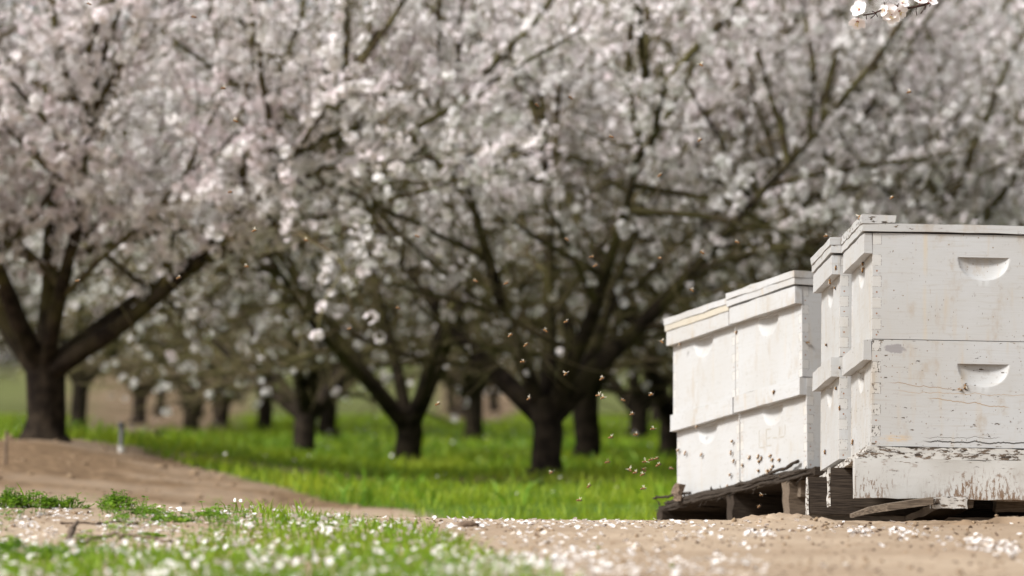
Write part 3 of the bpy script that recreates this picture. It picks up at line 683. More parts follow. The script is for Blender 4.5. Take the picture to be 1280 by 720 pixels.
# ------------------------------------------------------------------ bees
def sphere_rings(c, rx, rings, sides=10):
    pass
def bee_meshes():
    # one continuous body lofted along X: abdomen tip (-) to head (+); 13 mm long
    prof = [(-7.0, .15), (-6.2, 1.1), (-5.0, 1.8), (-3.6, 2.25), (-2.0, 2.2), (-.8, 1.5), (-.2, .8), (.3, 1.3), (1.2, 2.0), (2.2, 2.15), (3.2, 1.7), (3.8, .9), (4.2, 1.1), (4.9, 1.65), (5.7, 1.4), (6.3, .5)]
    n = 10; th = np.arange(n) * 2 * np.pi / n; V = []
    for x, q in prof:
        zc = -.5 if x < -.3 else (0.1 if x < 3.5 else -.35); zc -= .03 * (x + .3) ** 2 * (x < -.3) * .6
        V.append(np.stack([np.full(n, x), q * np.cos(th), zc + q * np.sin(th) * .95], -1))
    V = np.concatenate(V) * .001; F, mi = [], []
    for i in range(len(prof) - 1):
        xm = (prof[i][0] + prof[i + 1][0]) / 2
        k = 2 if xm > 3.6 else (1 if xm > -.5 else (2 if i in (0, 2, 4) else 0))
        F.append((np.array([(i * n + j, i * n + (j + 1) % n, (i + 1) * n + (j + 1) % n, (i + 1) * n + j) for j in range(n)]), k))
    ch = [(V, f, k) for f, k in F[:1]] + [(V, f, k) for f, k in F[1:]]
    r = rng(5)
    for s in (-1, 1):                                     # legs and antennae
        for x, spread, back in ((2.6, 3.2, 1.0), (1.6, 3.8, -.6), (.6, 4.2, -2.6)):
            P_ = np.array([[x, s * 1.2, -1.2], [x + back * .3, s * spread * .75, -1.4], [x + back * .7, s * spread, -2.6], [x + back, s * spread * 1.05, -3.3]]) * .001
            ch += tube_chunks(P_, np.array([.35, .3, .28, .15]) * .001, 4, 2)
        ch += tube_chunks(np.array([[5.9, s * .5, .3], [6.9, s * 1.0, .9], [7.8, s * 1.6, .2]]) * .001, .00013, 3, 2)
    body = make_mesh("bee_body", ch, [BEE_A, BEE_T, BEE_D])
    wings = []
    for mode in ('fly', 'rest'):
        for s in (-1, 1):
            ch = []
            for L, wd, a, x0 in ((9.2, 3.0, (75 if mode == 'fly' else 152), 1.9), (6.2, 2.2, (108 if mode == 'fly' else 158), .9)):
                t = np.linspace(0, 1, 9); half = wd / 2 * np.sin(np.pi * np.clip(t, .03, .97) ** .75) ** .8
                c, s_ = math.cos(R(a)), math.sin(R(a)); up = 3.0 if mode == 'fly' else .9
                A = np.stack([x0 + t * L * c - half * s_, s * (1.2 + t * L * s_ + half * c), 1.7 + t * up - .3], -1); B = np.stack([x0 + t * L * c + half * s_, s * (1.2 + t * L * s_ - half * c), 1.7 + t * up + .2], -1)
                V = np.concatenate([A, B]) * .001; F = np.array([(i, i + 1, 10 + i, 9 + i) for i in range(8)])
                ch.append((V, F, 0))
            wings.append(make_mesh("wing", ch, [BEE_W], True))
    return body, wings
BEE_A = M("bee_amber", .45, .4).color((.30, .135, .03)).m
BEE_T = M("bee_thorax_fuzz", .9, .1).color((.25, .125, .04)).m
BEE_D = M("bee_dark", .4, .5).color((.035, .02, .012)).m
mw = M("bee_wing", .25, .5).color((.68, .60, .48)); mw.b.inputs['Alpha'].default_value = .38; BEE_W = mw.m
BBODY, BWING = bee_meshes()
r_bee = rng(31)
def bee(pos, fwd, up, label, group, flying=True, size=1.0):
    f = Vector(fwd).normalized(); u = Vector(up); s = u.cross(f).normalized(); u = f.cross(s)
    Mx = Matrix((f, s, u)).transposed().to_4x4(); Mx.translation = Vector(pos)
    t = thing("honey_bee", label, "bee", group, Mx @ Matrix.Scale(size, 4))
    link("body", BBODY, t)
    for w_ in (BWING[0:2] if flying else BWING[2:4]): link("wing", w_, t)
    return t
def fly(px, py, label, group="bees in flight", D=None):
    D = D or r_bee.uniform(9.55, 10.9); a = r_bee.normal(0, .5) + (0 if r_bee.random() < .6 else math.pi)
    return bee(at(px, py, D), (math.cos(a), math.sin(a) * .8, r_bee.uniform(-.15, .5)), (r_bee.normal(0, .25), r_bee.normal(-.2, .25), 1), label, group, True, 1.08)
for px, py, lb in ((111, 4.5, "honey bee highest of all, flying at the top left corner against blossom"), (242, 21, "honey bee near the top of the far-left blossom, right of the topmost bee"),
    (279.5, 110, "dark honey bee hovering over the blossom in the upper left"), (294, 151, "faint small honey bee below the dark one in the upper left blossom"),
    (288, 240, "honey bee in front of the mossy limb end of the mound tree"), (97, 351, "lone honey bee left of the thick slanting limb of the mound tree"),
    (223.5, 347, "honey bee before the lower limb of the mound tree"), (308, 333, "honey bee right of the mound tree limb, over sparse blossom"), (318, 288, "small orange honey bee among blossom right of the mossy limb"),
    (382, 300, "orange honey bee alone left of the picture's centre line, over dark twigs"), (521, 295, "orange honey bee level with the big blossom clusters left of centre"),
    (497, 385, "honey bee in front of the dark branches above the Y-shaped trunk"), (437, 411, "faint honey bee left of the branches above the Y-shaped trunk"),
    (547, 505, "pale honey bee flying beside the Y-shaped trunk"), (594, 351, "honey bee left of the pair over the forked tree's crown"), (633, 354, "honey bee just right of its neighbour over the forked tree's crown"),
    (638, 419, "dark honey bee with spread wings over the forked tree's left limb"), (657.5, 431, "honey bee just below the dark spread-winged one on the forked tree"), (653.5, 452, "pale-winged honey bee above the fork of the nearest trunk"),
    (681.5, 413, "honey bee beside the middle limb of the forked tree"), (707.5, 402, "slim honey bee high over the right limb of the forked tree"), (707, 467, "honey bee where the right limb leaves the nearest forked trunk"),
    (661, 498, "honey bee right above the nearest forked trunk"), (708, 299, "honey bee over blossom below the long level branch"), (740, 321, "upper dark honey bee of a close pair right of centre"),
    (744.5, 332, "lower bright honey bee of a close pair right of centre"), (764, 171, "honey bee in the upper blossom right of centre"), (713, 122, "small honey bee highest right of centre"), (671, 131, "honey bee in front of one pale bloom in the upper centre"),
    (825, 219, "honey bee over blossom straight above the leaning hives"), (875, 175, "dark honey bee high above the leaning hives"), (876, 81, "orange honey bee near the top above the leaning hives"),
    (824.5, 322.5, "dark honey bee left of the leaning hives' lids"), (877.5, 315.5, "honey bee just above the left lid of the leaning hives"), (921, 302.5, "honey bee beside a big bloom above the leaning hives"),
    (864.5, 362.5, "large orange honey bee hovering right over the left lid of the leaning hives"), (1136.5, 115, "honey bee below the flowering twig at the upper right"), (1115, 247, "honey bee just above the lid of the nearest hive"),
    (1032.5, 295, "honey bee flying beside the lid of the narrow hive"), (827, 427, "honey bee hovering at the left cleat of the leaning hives")):
    fly(px, py, lb)
for px, py in ((752.5, 473), (748, 494), (753.5, 497), (778.5, 500), (814, 493), (790, 517.5), (816, 536), (795, 543), (763.5, 546.5)):
    fly(px, py, "honey bee in the loose swarm between forked trunk and hives, above the grass", "swarm above the grass line")
for px, py in ((689, 590.5), (736, 607.5), (724, 625), (759.5, 577.5), (819.5, 651)):
    fly(px, py, "honey bee flying low over the green grass, apart from the dense swarm at the hives", "bees low over the grass")
for px, py in ((806, 577), (814, 574.5), (820.5, 573), (823, 581), (787, 587), (805, 587), (794, 590.5), (803, 593), (804, 610.5), (839, 585.5)):
    fly(px, py, "honey bee in the dense swarm over grass at the leaning hives' left edge", "swarm at the hive edge")
def walk(P, axis, val, px, py, label, group, size=1.05, lift=.0035):
    p = on_face(P, axis, val, px, py); nrm = Vector((0, 0, 0)); nrm[axis] = -1 if axis < 2 else 1
    n = P.to_3x3() @ nrm; a = r_bee.normal(.5, .45) + (math.pi if r_bee.random() < .3 else 0)
    f = P.to_3x3() @ Vector((0, -math.cos(a), math.sin(a)) if axis == 0 else ((math.cos(a), 0, math.sin(a)) if axis == 1 else (math.cos(a), math.sin(a), 0)))
    return bee(P @ p + n * lift, f, n, label, group, False, size)
for px, py in ((848.7, 563), (857.4, 566.7), (877.4, 568.7)): walk(POSE_L, 0, .0, px, py, "honey bee in the row of three high on the lower left leaning box", "three bees on the left box", 1.2)
for px, py in ((916, 551.8), (914.7, 565.8), (918, 576.4), (913.5, 593.6), (929, 581.7), (937.6, 572)): walk(POSE_L, 0, .0, px, py, "honey bee along the joint between the two leaning lower boxes", "bees at the joint", 1.2)
for px, py in ((948.5, 571), (949.6, 577), (952.5, 573), (963.6, 570), (966, 575), (974.6, 575), (948.8, 588.4), (966.8, 583), (960, 588.4), (960.5, 591), (964, 587.6), (956, 597.4), (966, 593.3)):
    walk(POSE_L, 0, .0, px, py, "honey bee in the crowd below the cut letters on the leaning hive", "crowd below the letters", 1.2)
for px, py in ((946, 602), (936.5, 603.7), (910, 608.6), (915, 611.4), (903, 616.3), (950.4, 606.4), (957, 602), (976, 596), (930, 606), (857, 618.8), (874, 617.4), (880.7, 616.3)):
    walk(POSE_L, 0, -.012, px, py, "honey bee crawling on the splintered edge of the dark pallet", "bees on the dark pallet edge", 1.05)
fly(951.7, 618.8, "upper honey bee in front of the dark pallet opening", D=11.0); fly(948.8, 633, "lower honey bee in front of the dark pallet opening", D=11.0)
walk(POSE_L, 0, -.021, 968, 490, "honey bee on the middle cleat of the right leaning hive", "bees on cleats", 1.3)
walk(POSE_L, 0, -.021, 872, 533.5, "honey bee under the middle cleat of the left leaning hive", "bees on cleats")
walk(POSE_L, 0, -.013, 921.4, 415.3, "honey bee near the top of the right leaning hive, under its cleat", "bees on cleats")
walk(POSE_L, 0, -.034, 851, 430.4, "honey bee on the lower edge of the left leaning hive's top cleat", "bees on cleats")
walk(POSE_L, 1, 0, 1009, 428.4, "honey bee on the narrow bright side of the right leaning hive", "bees on cleats")
for px, py, v, lb in ((1046.4, 334.8, -.047, "honey bee on the top cleat of the narrow hive"), (1039, 351.6, -.047, "honey bee lower down the top cleat of the narrow hive"), (1045, 360, -.026, "honey bee just under the top cleat of the narrow hive"),
    (1034, 431, -.026, "honey bee on the upper box of the narrow hive"), (1051, 459.7, -.03, "honey bee on the middle cleat of the narrow hive"), (1046.4, 485.5, -.026, "honey bee below the middle cleat of the narrow hive"),
    (1051, 510, -.026, "honey bee on the lower box of the narrow hive"), (1032.6, 565, -.026, "honey bee near the foot of the narrow hive"), (1067, 553, 0, "brown honey bee near the foot of the nearest hive's short side"),
    (1080, 330, 0, "honey bee in the shade under the nearest hive's top cleat"), (1080, 338, 0, "honey bee just below another under the nearest hive's top cleat")):
    walk(POSE_R, 0, v, px, py, lb, "bees on the right-hand hives", 1.15)
walk(POSE_R, 1, 0, 1206, 483, "dark honey bee at the lower finger hold of the nearest hive", "bees on the right-hand hives", 1.1)
walk(POSE_R, 1, 0, 1200, 487, "second dark honey bee left of the lower finger hold of the nearest hive", "bees on the right-hand hives", .9)
pb = on_face(POSE_R, 1, 0.01, 1069, 281); bee(POSE_R @ Vector((-.024, .06, .531)), (.5, .5, .6), (0, 0, 1), "honey bee perched on the lid corner of the nearest hive", "bees on the right-hand hives", True, 1.1)
bee(POSE_R @ Vector((-.03, .45, .531)), (1, .2, 0), (0, 0, 1), "orange honey bee resting on the lid of the narrow hive", "bees on the right-hand hives", False, 1.0)

# ------------------------------------------------------------------ flowering twig that hangs into the top right corner
def twig_flower(c, n, size, seed, up=(0, 0, 1)):
    r = rng(seed); n = np.array(n, float); n /= np.linalg.norm(n); x = np.cross(n, up); x /= np.linalg.norm(x); y = np.cross(n, x); c = np.array(c); ch = []; cal = []; sta = []
    for k in range(5):
        a = k * 1.2566 + r.normal(0, .1); d = x * math.cos(a) + y * math.sin(a); s = np.cross(n, d); V = []
        U = np.linspace(0, 1, 7); W = [.08, .25, .38, .46, .46, .36, .12]
        cup = r.uniform(.25, .6)
        for u, w_ in zip(U, W):
            for t in (-1, -.5, 0, .5, 1):
                q = u - (.10 if (u > .95 and t == 0) else 0)
                V.append(c + size * (d * q + s * w_ * t + n * (cup * u ** 1.5 * .6 + .10 * t * t * u + r.normal(0, .012))))
        F = [(i * 5 + j, i * 5 + j + 1, i * 5 + j + 6, i * 5 + j + 5) for i in range(6) for j in range(4)]
        ch.append((np.array(V), np.array(F), 0))
        cal += tube_chunks([c - n * size * .1, c + d * size * .28 - n * size * .05], [size * .09, size * .03], 5, 0)
    cal += tube_chunks([c - n * size * .55, c - n * size * .25, c + n * size * .04], [size * .06, size * .15, size * .17], 7, 0)
    for k in range(14):
        d = n * 1 + r.normal(0, .35, 3); e = c + d / np.linalg.norm(d) * size * r.uniform(.4, .6)
        sta += tube_chunks([c, e], [size * .012] * 2, 3, 0); sta += tube_chunks([e, e + n * size * .05], [size * .035] * 2, 4, 1)
    return ch, cal, sta
WHITE_P = petal_mat("twig_petal", 0.1); STAM = M("stamen", .5).color((.75, .7, .5)).m; ANTH = M("anther", .5).color((.6, .4, .06)).m
TB = wood_mat("twig_bark", (.03, .018, .014), (.09, .05, .04), (30, 30, 30))
T = 9.75
line = [at(1079, 19, T), at(1092, 17, T), at(1106, 10.5, T), at(1118, 6, T), at(1130, 11, T + .01), at(1142, 9, T + .02), at(1155, 6, T + .03), at(1166, 2, T + .05), at(1185, -12, T + .1), at(1230, -60, T + .2), at(1330, -170, T + .4), at(1500, -330, T + .8), at(1800, -520, T + 1.3)]
tw = thing("flowering_twig", "almond twig in sharp focus with open white flowers at the top right corner", "twig", None, Matrix.Translation(line[0]))
o0 = np.array(line[0]); L_ = np.array(line) - o0; r = rng(14)
ch = tube_chunks(L_, np.interp(np.arange(len(L_)), [0, 7, 12], [.0016, .0032, .012]), 7); 
for i, (px, py) in enumerate(((1090, 14), (1097, 21), (1108, 5), (1105, 3), (1124, 3), (1128, 17), (1146, 19), (1151, 17), (1156, 12), (1162, 8), (1088, 23), (1083, 24))):
    k = int(np.argmin([abs(640 + p.x / p.y * FPX - px) for p in line[:8]])); e = np.array(at(px, py, T + .005)) - o0; b = L_[k] + (L_[min(k + 1, 7)] - L_[k]) * .3
    ch += tube_chunks([b, (b + e) / 2 + r.normal(0, .001, 3), e], [.0012, .001, .0013], 5)
link("stem", make_mesh("stem", ch, [TB]), tw)
for i, (px, py, n, s) in enumerate(((1074, 12, (-.5, -.75, .35), .021), (1072, 27, (-.2, -.55, -.75), .021), (1113, 14, (-.3, -.9, -.15), .020), (1115, 19, (-.25, -.75, -.6), .021), (1124, 14, (.4, -.65, -.55), .020), (1128, 4, (.3, -.7, .6), .016), (1106, 13, (-.7, -.6, .1), .015), (1150, 1, (.1, -.6, .75), .018), (1163, 1, (.4, -.6, .5), .017))):
    cf, cc, cs = twig_flower(np.array(at(px, py, T - .004)) - o0, n, s, 60 + i)
    f = link("flower", make_mesh("flower", cf, [WHITE_P], True), tw); link("calyx", make_mesh("calyx", cc, [CALYX]), f); link("stamens", make_mesh("stamens", cs, [STAM, ANTH]), f)

# ------------------------------------------------------------------ fallen petals
r = rng(21)
def petal_mesh(seed):
    r = rng(seed); V = []; W = [.10, .26, .36, .40, .33, .1]; cup = r.uniform(.5, 1.0)
    for i, (u, w_) in enumerate(zip(np.linspace(-.5, .5, 6), W)):
        for t in (-1, -.33, .33, 1): V.append((u, w_ * t, cup * (u * u * .9 + .55 * w_ * w_ * t * t * 2) + r.normal(0, .012)))
    F = [(i * 4 + j, i * 4 + j + 1, i * 4 + j + 5, i * 4 + j + 4) for i in range(5) for j in range(3)]
    return np.array(V), np.array(F)
PM = [petal_mesh(i) for i in range(6)]
def sample_petals():
    out = []
    def add(n, px0, px1, py0, py1, f=None):
        px = r.uniform(px0, px1, n); py = r.uniform(py0, py1, n)
        if f is not None: k = r.random(n) < f(px, py); px, py = px[k], py[k]
        x, y = hit(px, py); k = (y < 12) & (y > 5.4); out.append((x[k], y[k]))
    clump = lambda px, py: np.clip((fbm(px * .03, py * .07, 90) - .38) * 4, .05, 1)
    add(900, -250, 1500, 652, 770, lambda a, b: .16 + .35 * clump(a, b) * (a < 900))
    add(800, 600, 960, 652, 722, clump); add(480, 540, 760, 690, 760, lambda a, b: np.ones_like(a))
    add(300, 560, 860, 648, 662, lambda a, b: np.full_like(a, .6))
    band = lambda a, b: np.exp(-((b - np.interp(a, [940, 1040, 1120, 1200, 1280, 1400], [668, 662, 666, 676, 690, 712])) / np.interp(a, [940, 1280], [5, 9])) ** 2) * clump(a * 1.4, b)
    add(6500, 930, 1420, 648, 730, band)
    add(3200, -200, 330, 618, 700, lambda a, b: .65 * clump(a, b)); add(300, 300, 600, 640, 668, lambda a, b: np.full_like(a, .45))
    return np.concatenate([o[0] for o in out]), np.concatenate([o[1] for o in out])
px_, py_ = sample_petals()
n = len(px_); zz = ground_z(px_, py_); size = r.uniform(.008, .0135, n); yaw = r.uniform(0, 6.283, n); tx = r.normal(0, .28, n); ty = r.normal(0, .28, n); flip = r.random(n) < .4
def petal_matrix(i, lift=.003):
    return Matrix.Translation((px_[i], py_[i], zz[i] + lift)) @ Euler((tx[i] + (math.pi if flip[i] else 0), ty[i], yaw[i])).to_matrix().to_4x4() @ Matrix.Scale(size[i], 4)
inframe = (np.abs(px_ / py_ * FPX) < 632) & (EYE - zz < (720 - HOR) / FPX * py_ * .985)
on_grass = verge_ok(px_, py_)
order = [i for i in np.argsort(py_ + 100 * ~inframe + 3 * on_grass)][:300]
pms = []
for V, F in PM:
    me = make_mesh("fallen_petal", [(V, F, 0)], [PETAL], True); pms.append(me)
chosen = set(int(i) for i in order)
for i in order:
    sx = px_[i] / py_[i] * FPX + 640
    if on_grass[i]: lb = "white almond petal fallen among the blades of the near grass"; g = "petals on the near grass"
    elif sx > 930: lb = "white almond petal lying on the bare sandy dirt in front of the right-hand hives"; g = "petals in front of the hives"
    elif sx < 330: lb = "white almond petal lying on the sandy patch among weeds at the lower left"; g = "petals on the left sand patch"
    else: lb = "white almond petal lying on the sandy dirt between the grass and the hives"; g = "petals on the middle dirt"
    o = tag(link("almond_petal", pms[int(i) % 6]), lb, "petal", g); o.matrix_world = petal_matrix(i, .012 if on_grass[i] else .003)
ch = []
def add_petal(Mx, k):
    V, F = PM[k % 6]; A = np.array(Mx); ch.append((V @ A[:3, :3].T + A[:3, 3], F, 0))
for i in range(n):
    if i not in chosen: add_petal(petal_matrix(i, .012 if on_grass[i] else .0032), i)
k = 0                                                     # petals caught higher in the near grass and in the orchard grass
while k < 620:
    x, y = r.uniform(-1.3, .15), r.uniform(5.6, 9.9)
    if not verge_ok(np.array([x]), np.array([y]))[0]: continue
    k += 1; add_petal(Matrix.Translation((x, y, float(ground_z(x, y)) + r.uniform(.008, .028))) @ Euler(r.normal(0, .6, 3) + np.array([0, 0, r.uniform(0, 6)])).to_matrix().to_4x4() @ Matrix.Scale(r.uniform(.009, .0145), 4), k)
for k in range(500):
    y = r.uniform(17, 60); x = r.uniform(-1, 1) * (.12 * y + .5)
    if y < 21.5 and x < dirt_edge(y) + .15: continue
    add_petal(Matrix.Translation((x, y, float(ground_z(x, y)) + r.uniform(.01, .1))) @ Euler(r.normal(0, .7, 3)).to_matrix().to_4x4() @ Matrix.Scale(r.uniform(.012, .02), 4), k)
link("petal_litter", make_mesh("petal_litter", ch, [PETAL], True), kind="stuff")

# crumbs, bits of bark and dead leaves among the petals
ch = []; r = rng(23)
def crumbs(n, px0, px1, py0, py1, smin, smax, f=None):
    a = r.uniform(px0, px1, n); b = r.uniform(py0, py1, n)
    if f is not None: k = r.random(n) < f(a, b); a, b = a[k], b[k]
    x, y = hit(a, b)
    for x_, y_ in zip(x, y):
        if y_ > 12.2: continue
        L = r.uniform(smin, smax); d = r.normal(0, 1, 3); d[2] *= .35; d /= np.linalg.norm(d); c = np.array([x_, y_, float(ground_z(x_, y_)) + .002])
        P_ = np.array([c - d * L / 2, c + r.normal(0, L * .12, 3), c + d * L / 2]); ch.extend(tube_chunks(P_, np.array([.5, 1, .4]) * L * r.uniform(.08, .3), 5))
crumbs(900, -200, 1450, 640, 760, .003, .012)
crumbs(520, 940, 1420, 648, 720, .005, .018, lambda a, b: np.exp(-((b - np.interp(a, [940, 1040, 1120, 1200, 1280, 1400], [664, 660, 663, 672, 686, 706])) / 9) ** 2))
crumbs(260, 380, 860, 644, 660, .003, .009)
ICO = None
bm = bmesh.new(); bmesh.ops.create_icosphere(bm, subdivisions=1, radius=1); bm.verts.ensure_lookup_table()
IV = np.array([v.co[:] for v in bm.verts]); IF = np.array([[v.index for v in f.verts] for f in bm.faces]); bm.free()
cr = []
for k in range(900):                                      # clods on the bank behind
    y_ = r.uniform(14.5, 21); x_ = r.uniform(-4, float(dirt_edge(y_)) + .1); q = r.gamma(1.2, .0035) + .002
    cr.append((IV * (q * r.uniform(.7, 1.3, 3) * [1.3, 1, .7]) * r.uniform(.75, 1.25, (len(IV), 1)) + [x_, y_, float(ground_z(x_, y_)) + q * .2], IF, 0))
a = r.uniform(-250, 1500, 5200); b = r.uniform(640, 770, 5200); keep = r.random(5200) < .25 + 1.1 * smooth((fbm(a * .012, b * .05, 91) - .42) / .2); x, y = hit(a[keep], b[keep])
for x_, y_ in zip(x, y):
    if y_ > 12.3: continue
    q = r.gamma(1.3, .0011) + .0012; cr.append((IV * (q * r.uniform(.7, 1.3, 3) * [1, 1, .75]) * r.uniform(.75, 1.25, (len(IV), 1)) + [x_, y_, float(ground_z(x_, y_)) + q * .3], IF, 0))
link("soil_crumbs", make_mesh("soil_crumbs", cr, [wood_mat("soil_crumb", (.15, .10, .062), (.34, .245, .155), (25, 25, 25))], True), kind="stuff")
link("plant_debris", make_mesh("plant_debris", ch, [wood_mat("debris", (.045, .03, .02), (.16, .10, .065), (40, 40, 40))], False), kind="stuff")

# ------------------------------------------------------------------ weeds, sprouts, sticks, clod
def leafy(label, px, py, wide, tall, n, seed, name="weed_plant", cat="weed", leaf=.0075, mat=LEAF):
    x, y = hit(px, py); x, y = float(x), float(y); r = rng(seed); t = thing(name, label, cat, None, Matrix.Translation((x, y, float(ground_z(x, y)))))
    st, lf = [], []
    for i in range(n):
        a = r.uniform(0, 6.283); rad = wide / 2 * math.sqrt(r.random()); bx, by = rad * math.cos(a), rad * math.sin(a) * 1.2
        h = tall * (1 - .75 * (rad / (wide / 2)) ** 2) * r.uniform(.55, 1.05); dz = float(ground_z(x + bx, y + by) - ground_z(x, y))
        p0 = np.array([bx * .7, by * .7, dz]); p1 = np.array([bx + r.normal(0, .003), by, dz + h])
        st += tube_chunks([p0, (p0 + p1) / 2 + r.normal(0, .002, 3), p1], [.0009, .0008, .0006], 4)
        for j in range(r.integers(3, 6)):
            b = p0 + (p1 - p0) * r.uniform(.45, 1.0); aa = r.uniform(0, 6.283); d = np.array([math.cos(aa), math.sin(aa), r.uniform(-.1, .7)]); d /= np.linalg.norm(d); s = np.cross(d, [0, 0, 1]); s /= np.linalg.norm(s); q = leaf * r.uniform(.6, 1.3)
            V = [b, b + d * q * .5 - s * q * .5, b + d * q * .55 + np.array([0, 0, -q * .12]), b + d * q * .5 + s * q * .5, b + d * q * 1.05 - s * q * .4, b + d * q * 1.1 + np.array([0, 0, -.15 * q]), b + d * q * 1.05 + s * q * .4]
            lf += [(np.array(V), np.array([[0, 2, 1, 1], [0, 3, 2, 2]])[:, :3], 0), (np.array(V), np.array([[1, 2, 5, 4], [2, 3, 6, 5]]), 0)]
    link("stems", make_mesh("stems", st, [mat]), t); link("leaves", make_mesh("leaves", lf, [mat], False), t); return t
leafy("bushy dark green weed with rounded leaves standing tallest on the dirt crest at left", 147, 637, .085, .046, 70, 1)
leafy("low spreading green weed just right of the tallest weed on the crest", 180, 643, .06, .018, 40, 2)
leafy("low green weed mat at the left edge of the picture on the crest", 6, 634, .10, .046, 80, 3)
leafy("green weed mat between the left edge and the grass spike on the crest", 44, 635, .10, .040, 75, 4)
leafy("dark green weed mat right of the grass spike on the crest", 84, 636, .10, .034, 65, 5)
leafy("small flat green weed right of the sand patch, above the long stick", 215, 652, .09, .014, 60, 6)
leafy("flat green weed behind the near grass at the right of the sand patch", 262, 645, .07, .012, 40, 7)
leafy("dark blurred clump of weeds at the lower left edge", 14, 697, .12, .036, 110, 8)
leafy("dark blurred clump of weeds right of the lower left one, below the sand patch", 66, 699, .11, .026, 90, 9)
leafy("low weed in the middle of the sand patch beside the long stick", 185, 672, .07, .010, 40, 10)
leafy("tiny grey-green seedling with a rounded top on the crest left of centre", 345, 640, .022, .016, 24, 11, "seedling", "seedling", .0035)
def clover_cover():
    r = rng(77); st, lf = [], []; n = 5200
    px = r.uniform(-160, 330, n); py = r.uniform(624, 716, n); d = fbm(px * .022, py * .055, 95)
    band = np.exp(-((py - np.interp(px, [-160, 0, 150, 300], [634, 634, 642, 652])) / 9) ** 2) + np.exp(-((px - 20) / 75) ** 2 - ((py - 700) / 16) ** 2) + .25
    k = r.random(n) < smooth((d - .38) / .22) * band; x, y = hit(px[k], py[k])
    for x_, y_ in zip(x, y):
        z_ = float(ground_z(x_, y_)); h = r.uniform(.004, .022); p0 = np.array([x_, y_, z_]); p1 = p0 + [r.normal(0, .004), r.normal(0, .004), h]
        st.append((*tube([p0, (p0 + p1) / 2, p1], .0006, 3), 0)); a0 = r.uniform(0, 6.28); q = r.uniform(.0045, .0095)
        for j in range(3):
            a = a0 + j * 2.09; d_ = np.array([math.cos(a), math.sin(a), r.uniform(-.1, .5)]); s_ = np.array([-math.sin(a), math.cos(a), r.uniform(-.3, .3)])
            lf.append((np.array([p1, p1 + d_ * q * .55 - s_ * q * .5, p1 + d_ * q * 1.05 - s_ * q * .3, p1 + d_ * q * 1.05 + s_ * q * .3, p1 + d_ * q * .55 + s_ * q * .5]), np.array([[0, 1, 2, 3], [0, 3, 4, 4]])[:1], 0)); lf.append((lf[-1][0], np.array([[0, 3, 4]]), 0))
    link("clover_cover", make_mesh("clover_cover", st + lf, [LEAF], False), kind="stuff")
clover_cover()
def sprout(label, px, py, hs, seed):
    x, y = hit(px, py); x, y = float(x), float(y); r = rng(seed); t = thing("grass_sprout", label, "grass sprout", None, Matrix.Translation((x, y, float(ground_z(x, y)) - .001)))
    for h, lean in hs:
        k = np.linspace(0, 1, 6); V = []
        for u in k: c = np.array([lean * h * u ** 1.6, r.normal(0, .0003), h * u * (1 - .15 * u)]); w_ = .0022 * (1 - u) ** .6 + .0002; V += [c - [w_, .0004, 0], c + [w_, .0004, 0]]
        F = np.array([(2 * i, 2 * i + 1, 2 * i + 3, 2 * i + 2) for i in range(5)]); link("blade", make_mesh("blade", [(np.array(V), F, 0)], [GRASS_NEAR], True), t)
sprout("tall single grass spike leaning left on the crest at the far left", 31, 628, ((.052, -.35), (.022, .1)), 1)
sprout("spreading grass sprout on the bare crest right of the dirt mound's foot", 373, 638, ((.020, -.9), (.018, .9), (.024, -.1), (.012, .5)), 2)
sprout("small forked grass sprout alone on the crest near the middle", 524, 646, ((.022, -.5), (.014, .8)), 3)
sprout("tiny grass sprout left of the small forked one on the crest", 501, 645, ((.013, .2), (.010, -.4)), 4)
sprout("thin yellow-green sprout in the dirt in front of the hives", 839, 712, ((.016, .1), (.009, .5)), 5)
sprout("small sprout in the dirt left of the thin yellow-green one", 748, 688, ((.012, -.2), (.010, .4)), 6)
def g3(px, py, up=.004): x, y = hit(px, py); return (float(x), float(y), float(ground_z(x, y)) + up)
stick("stick", [g3(75, 656), g3(120, 657), g3(150, 654), g3(172, 657)], (.002, .0035), "thin grey stick lying across the sand patch, the farther of two", "stick", STICK, seed=5)
stick("stick", [g3(98, 682), g3(130, 675, .008), g3(165, 675, .008), g3(214, 680)], (.004, .0035), "longer bent grey stick lying across the sand patch, the nearer of two", "stick", STICK, seed=6)
stick("stick", [g3(82, 690, .002), g3(90, 676, .02), g3(97, 670, .026)], (.006, .004), "short broken stub sticking up at the left end of the longer stick", "stick", STICK, seed=7)
def clod(label, px, py, sx, sy, sz, seed, mat=STONE, name="clod"):
    bm = bmesh.new(); bmesh.ops.create_icosphere(bm, subdivisions=3, radius=1); r = rng(seed)
    for v in bm.verts:
        c = v.co; q = 1 + .35 * (float(fbm(np.array(c.x * 2 + seed), np.array(c.y * 2 + c.z * 1.7))) - .5) * 2; v.co = Vector((c.x * sx * q, c.y * sy * q, c.z * sz * q))
    me = bpy.data.meshes.new(name); bm.to_mesh(me); bm.free(); me.materials.append(mat); me.polygons.foreach_set('use_smooth', np.ones(len(me.polygons), bool))
    x, y, z = g3(px, py, sz * .55); o = tag(link(name, me), label, "clod"); o.location = (x, y, z); return o
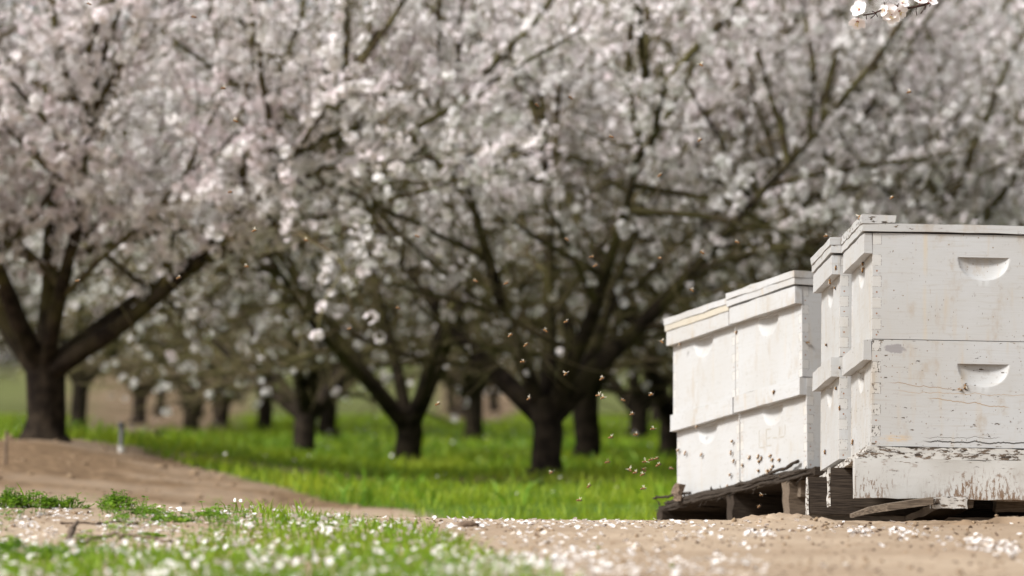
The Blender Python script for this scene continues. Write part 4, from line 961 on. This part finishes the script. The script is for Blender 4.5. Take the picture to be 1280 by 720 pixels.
clod("brown clod of earth lying on the crest left of the hives", 586, 659, .021, .016, .0085, 1)
clod("small tan stone in front of the slat under the white pallet", 1133, 648, .012, .010, .0065, 3, wood_mat("tan_stone", (.30, .2, .12), (.42, .29, .18), (9, 9, 9)), "stone")
clod("darker pebble touching the tan stone under the white pallet", 1146, 648, .008, .008, .006, 4, STONE, "stone")
r = rng(8); base = np.array(g3(229, 631, 0)); ch = []
for k in range(14):
    d = r.normal(0, 1, 3); d[2] = abs(d[2]); d /= np.linalg.norm(d); ch += tube_chunks([base + r.normal(0, .003, 3), base + d * .008, base + d * r.uniform(.01, .017)], [.0014, .0018, .0007], 5)
tag(link("husk", make_mesh("husk", ch, [WOOD_DARK], False)), "small dark crumpled husk standing on the crest right of the weeds", "husk")

# ------------------------------------------------------------------ small things on the mound behind
def post(name, px, py, D, parts, label, cat):
    p = at(px, py, D); x, y = p.x, p.y; z = float(ground_z(x, y)); t = thing(name, label, cat, None, Matrix.Translation((x, y, z)))
    for nm, z0, z1, rad, mt in parts:
        k = np.linspace(0, 1, 5); link(nm, make_mesh(nm, tube_chunks(np.stack([0 * k + .004 * k, 0 * k, z0 + (z1 - z0) * k], -1), np.full(5, rad), 10), [mt]), t)
post("sprinkler_riser", 151, 560, 19.8, (("base", -.03, .030, .017, M("white_plastic", .5).color((.5, .48, .44)).m), ("riser", .030, .115, .011, M("grey_plastic", .5).color((.16, .16, .16)).m), ("sprinkler_head", .115, .14, .016, M("dark_plastic", .5).color((.08, .08, .08)).m)), "blurred grey sprinkler riser on a white base at the far edge of the dirt mound", "sprinkler")
post("stake", 7, 560, 17.5, (("rod", -.03, .135, .006, STICK),), "thin dark stake standing on the dirt mound at the far left edge", "stake")
p0 = at(160, 553, 23); p1 = at(196, 559, 22.6)
def zg(p, u): return np.array([p.x, p.y, float(ground_z(p.x, p.y)) + u])
stick("fallen_limb", [zg(p0, .05), zg(p0.lerp(p1, .5), .055), zg(p1, .04)], (.035, .03), "blurred brown fallen limb lying in the grass behind the dirt mound", "fallen limb", STICK, seed=12)
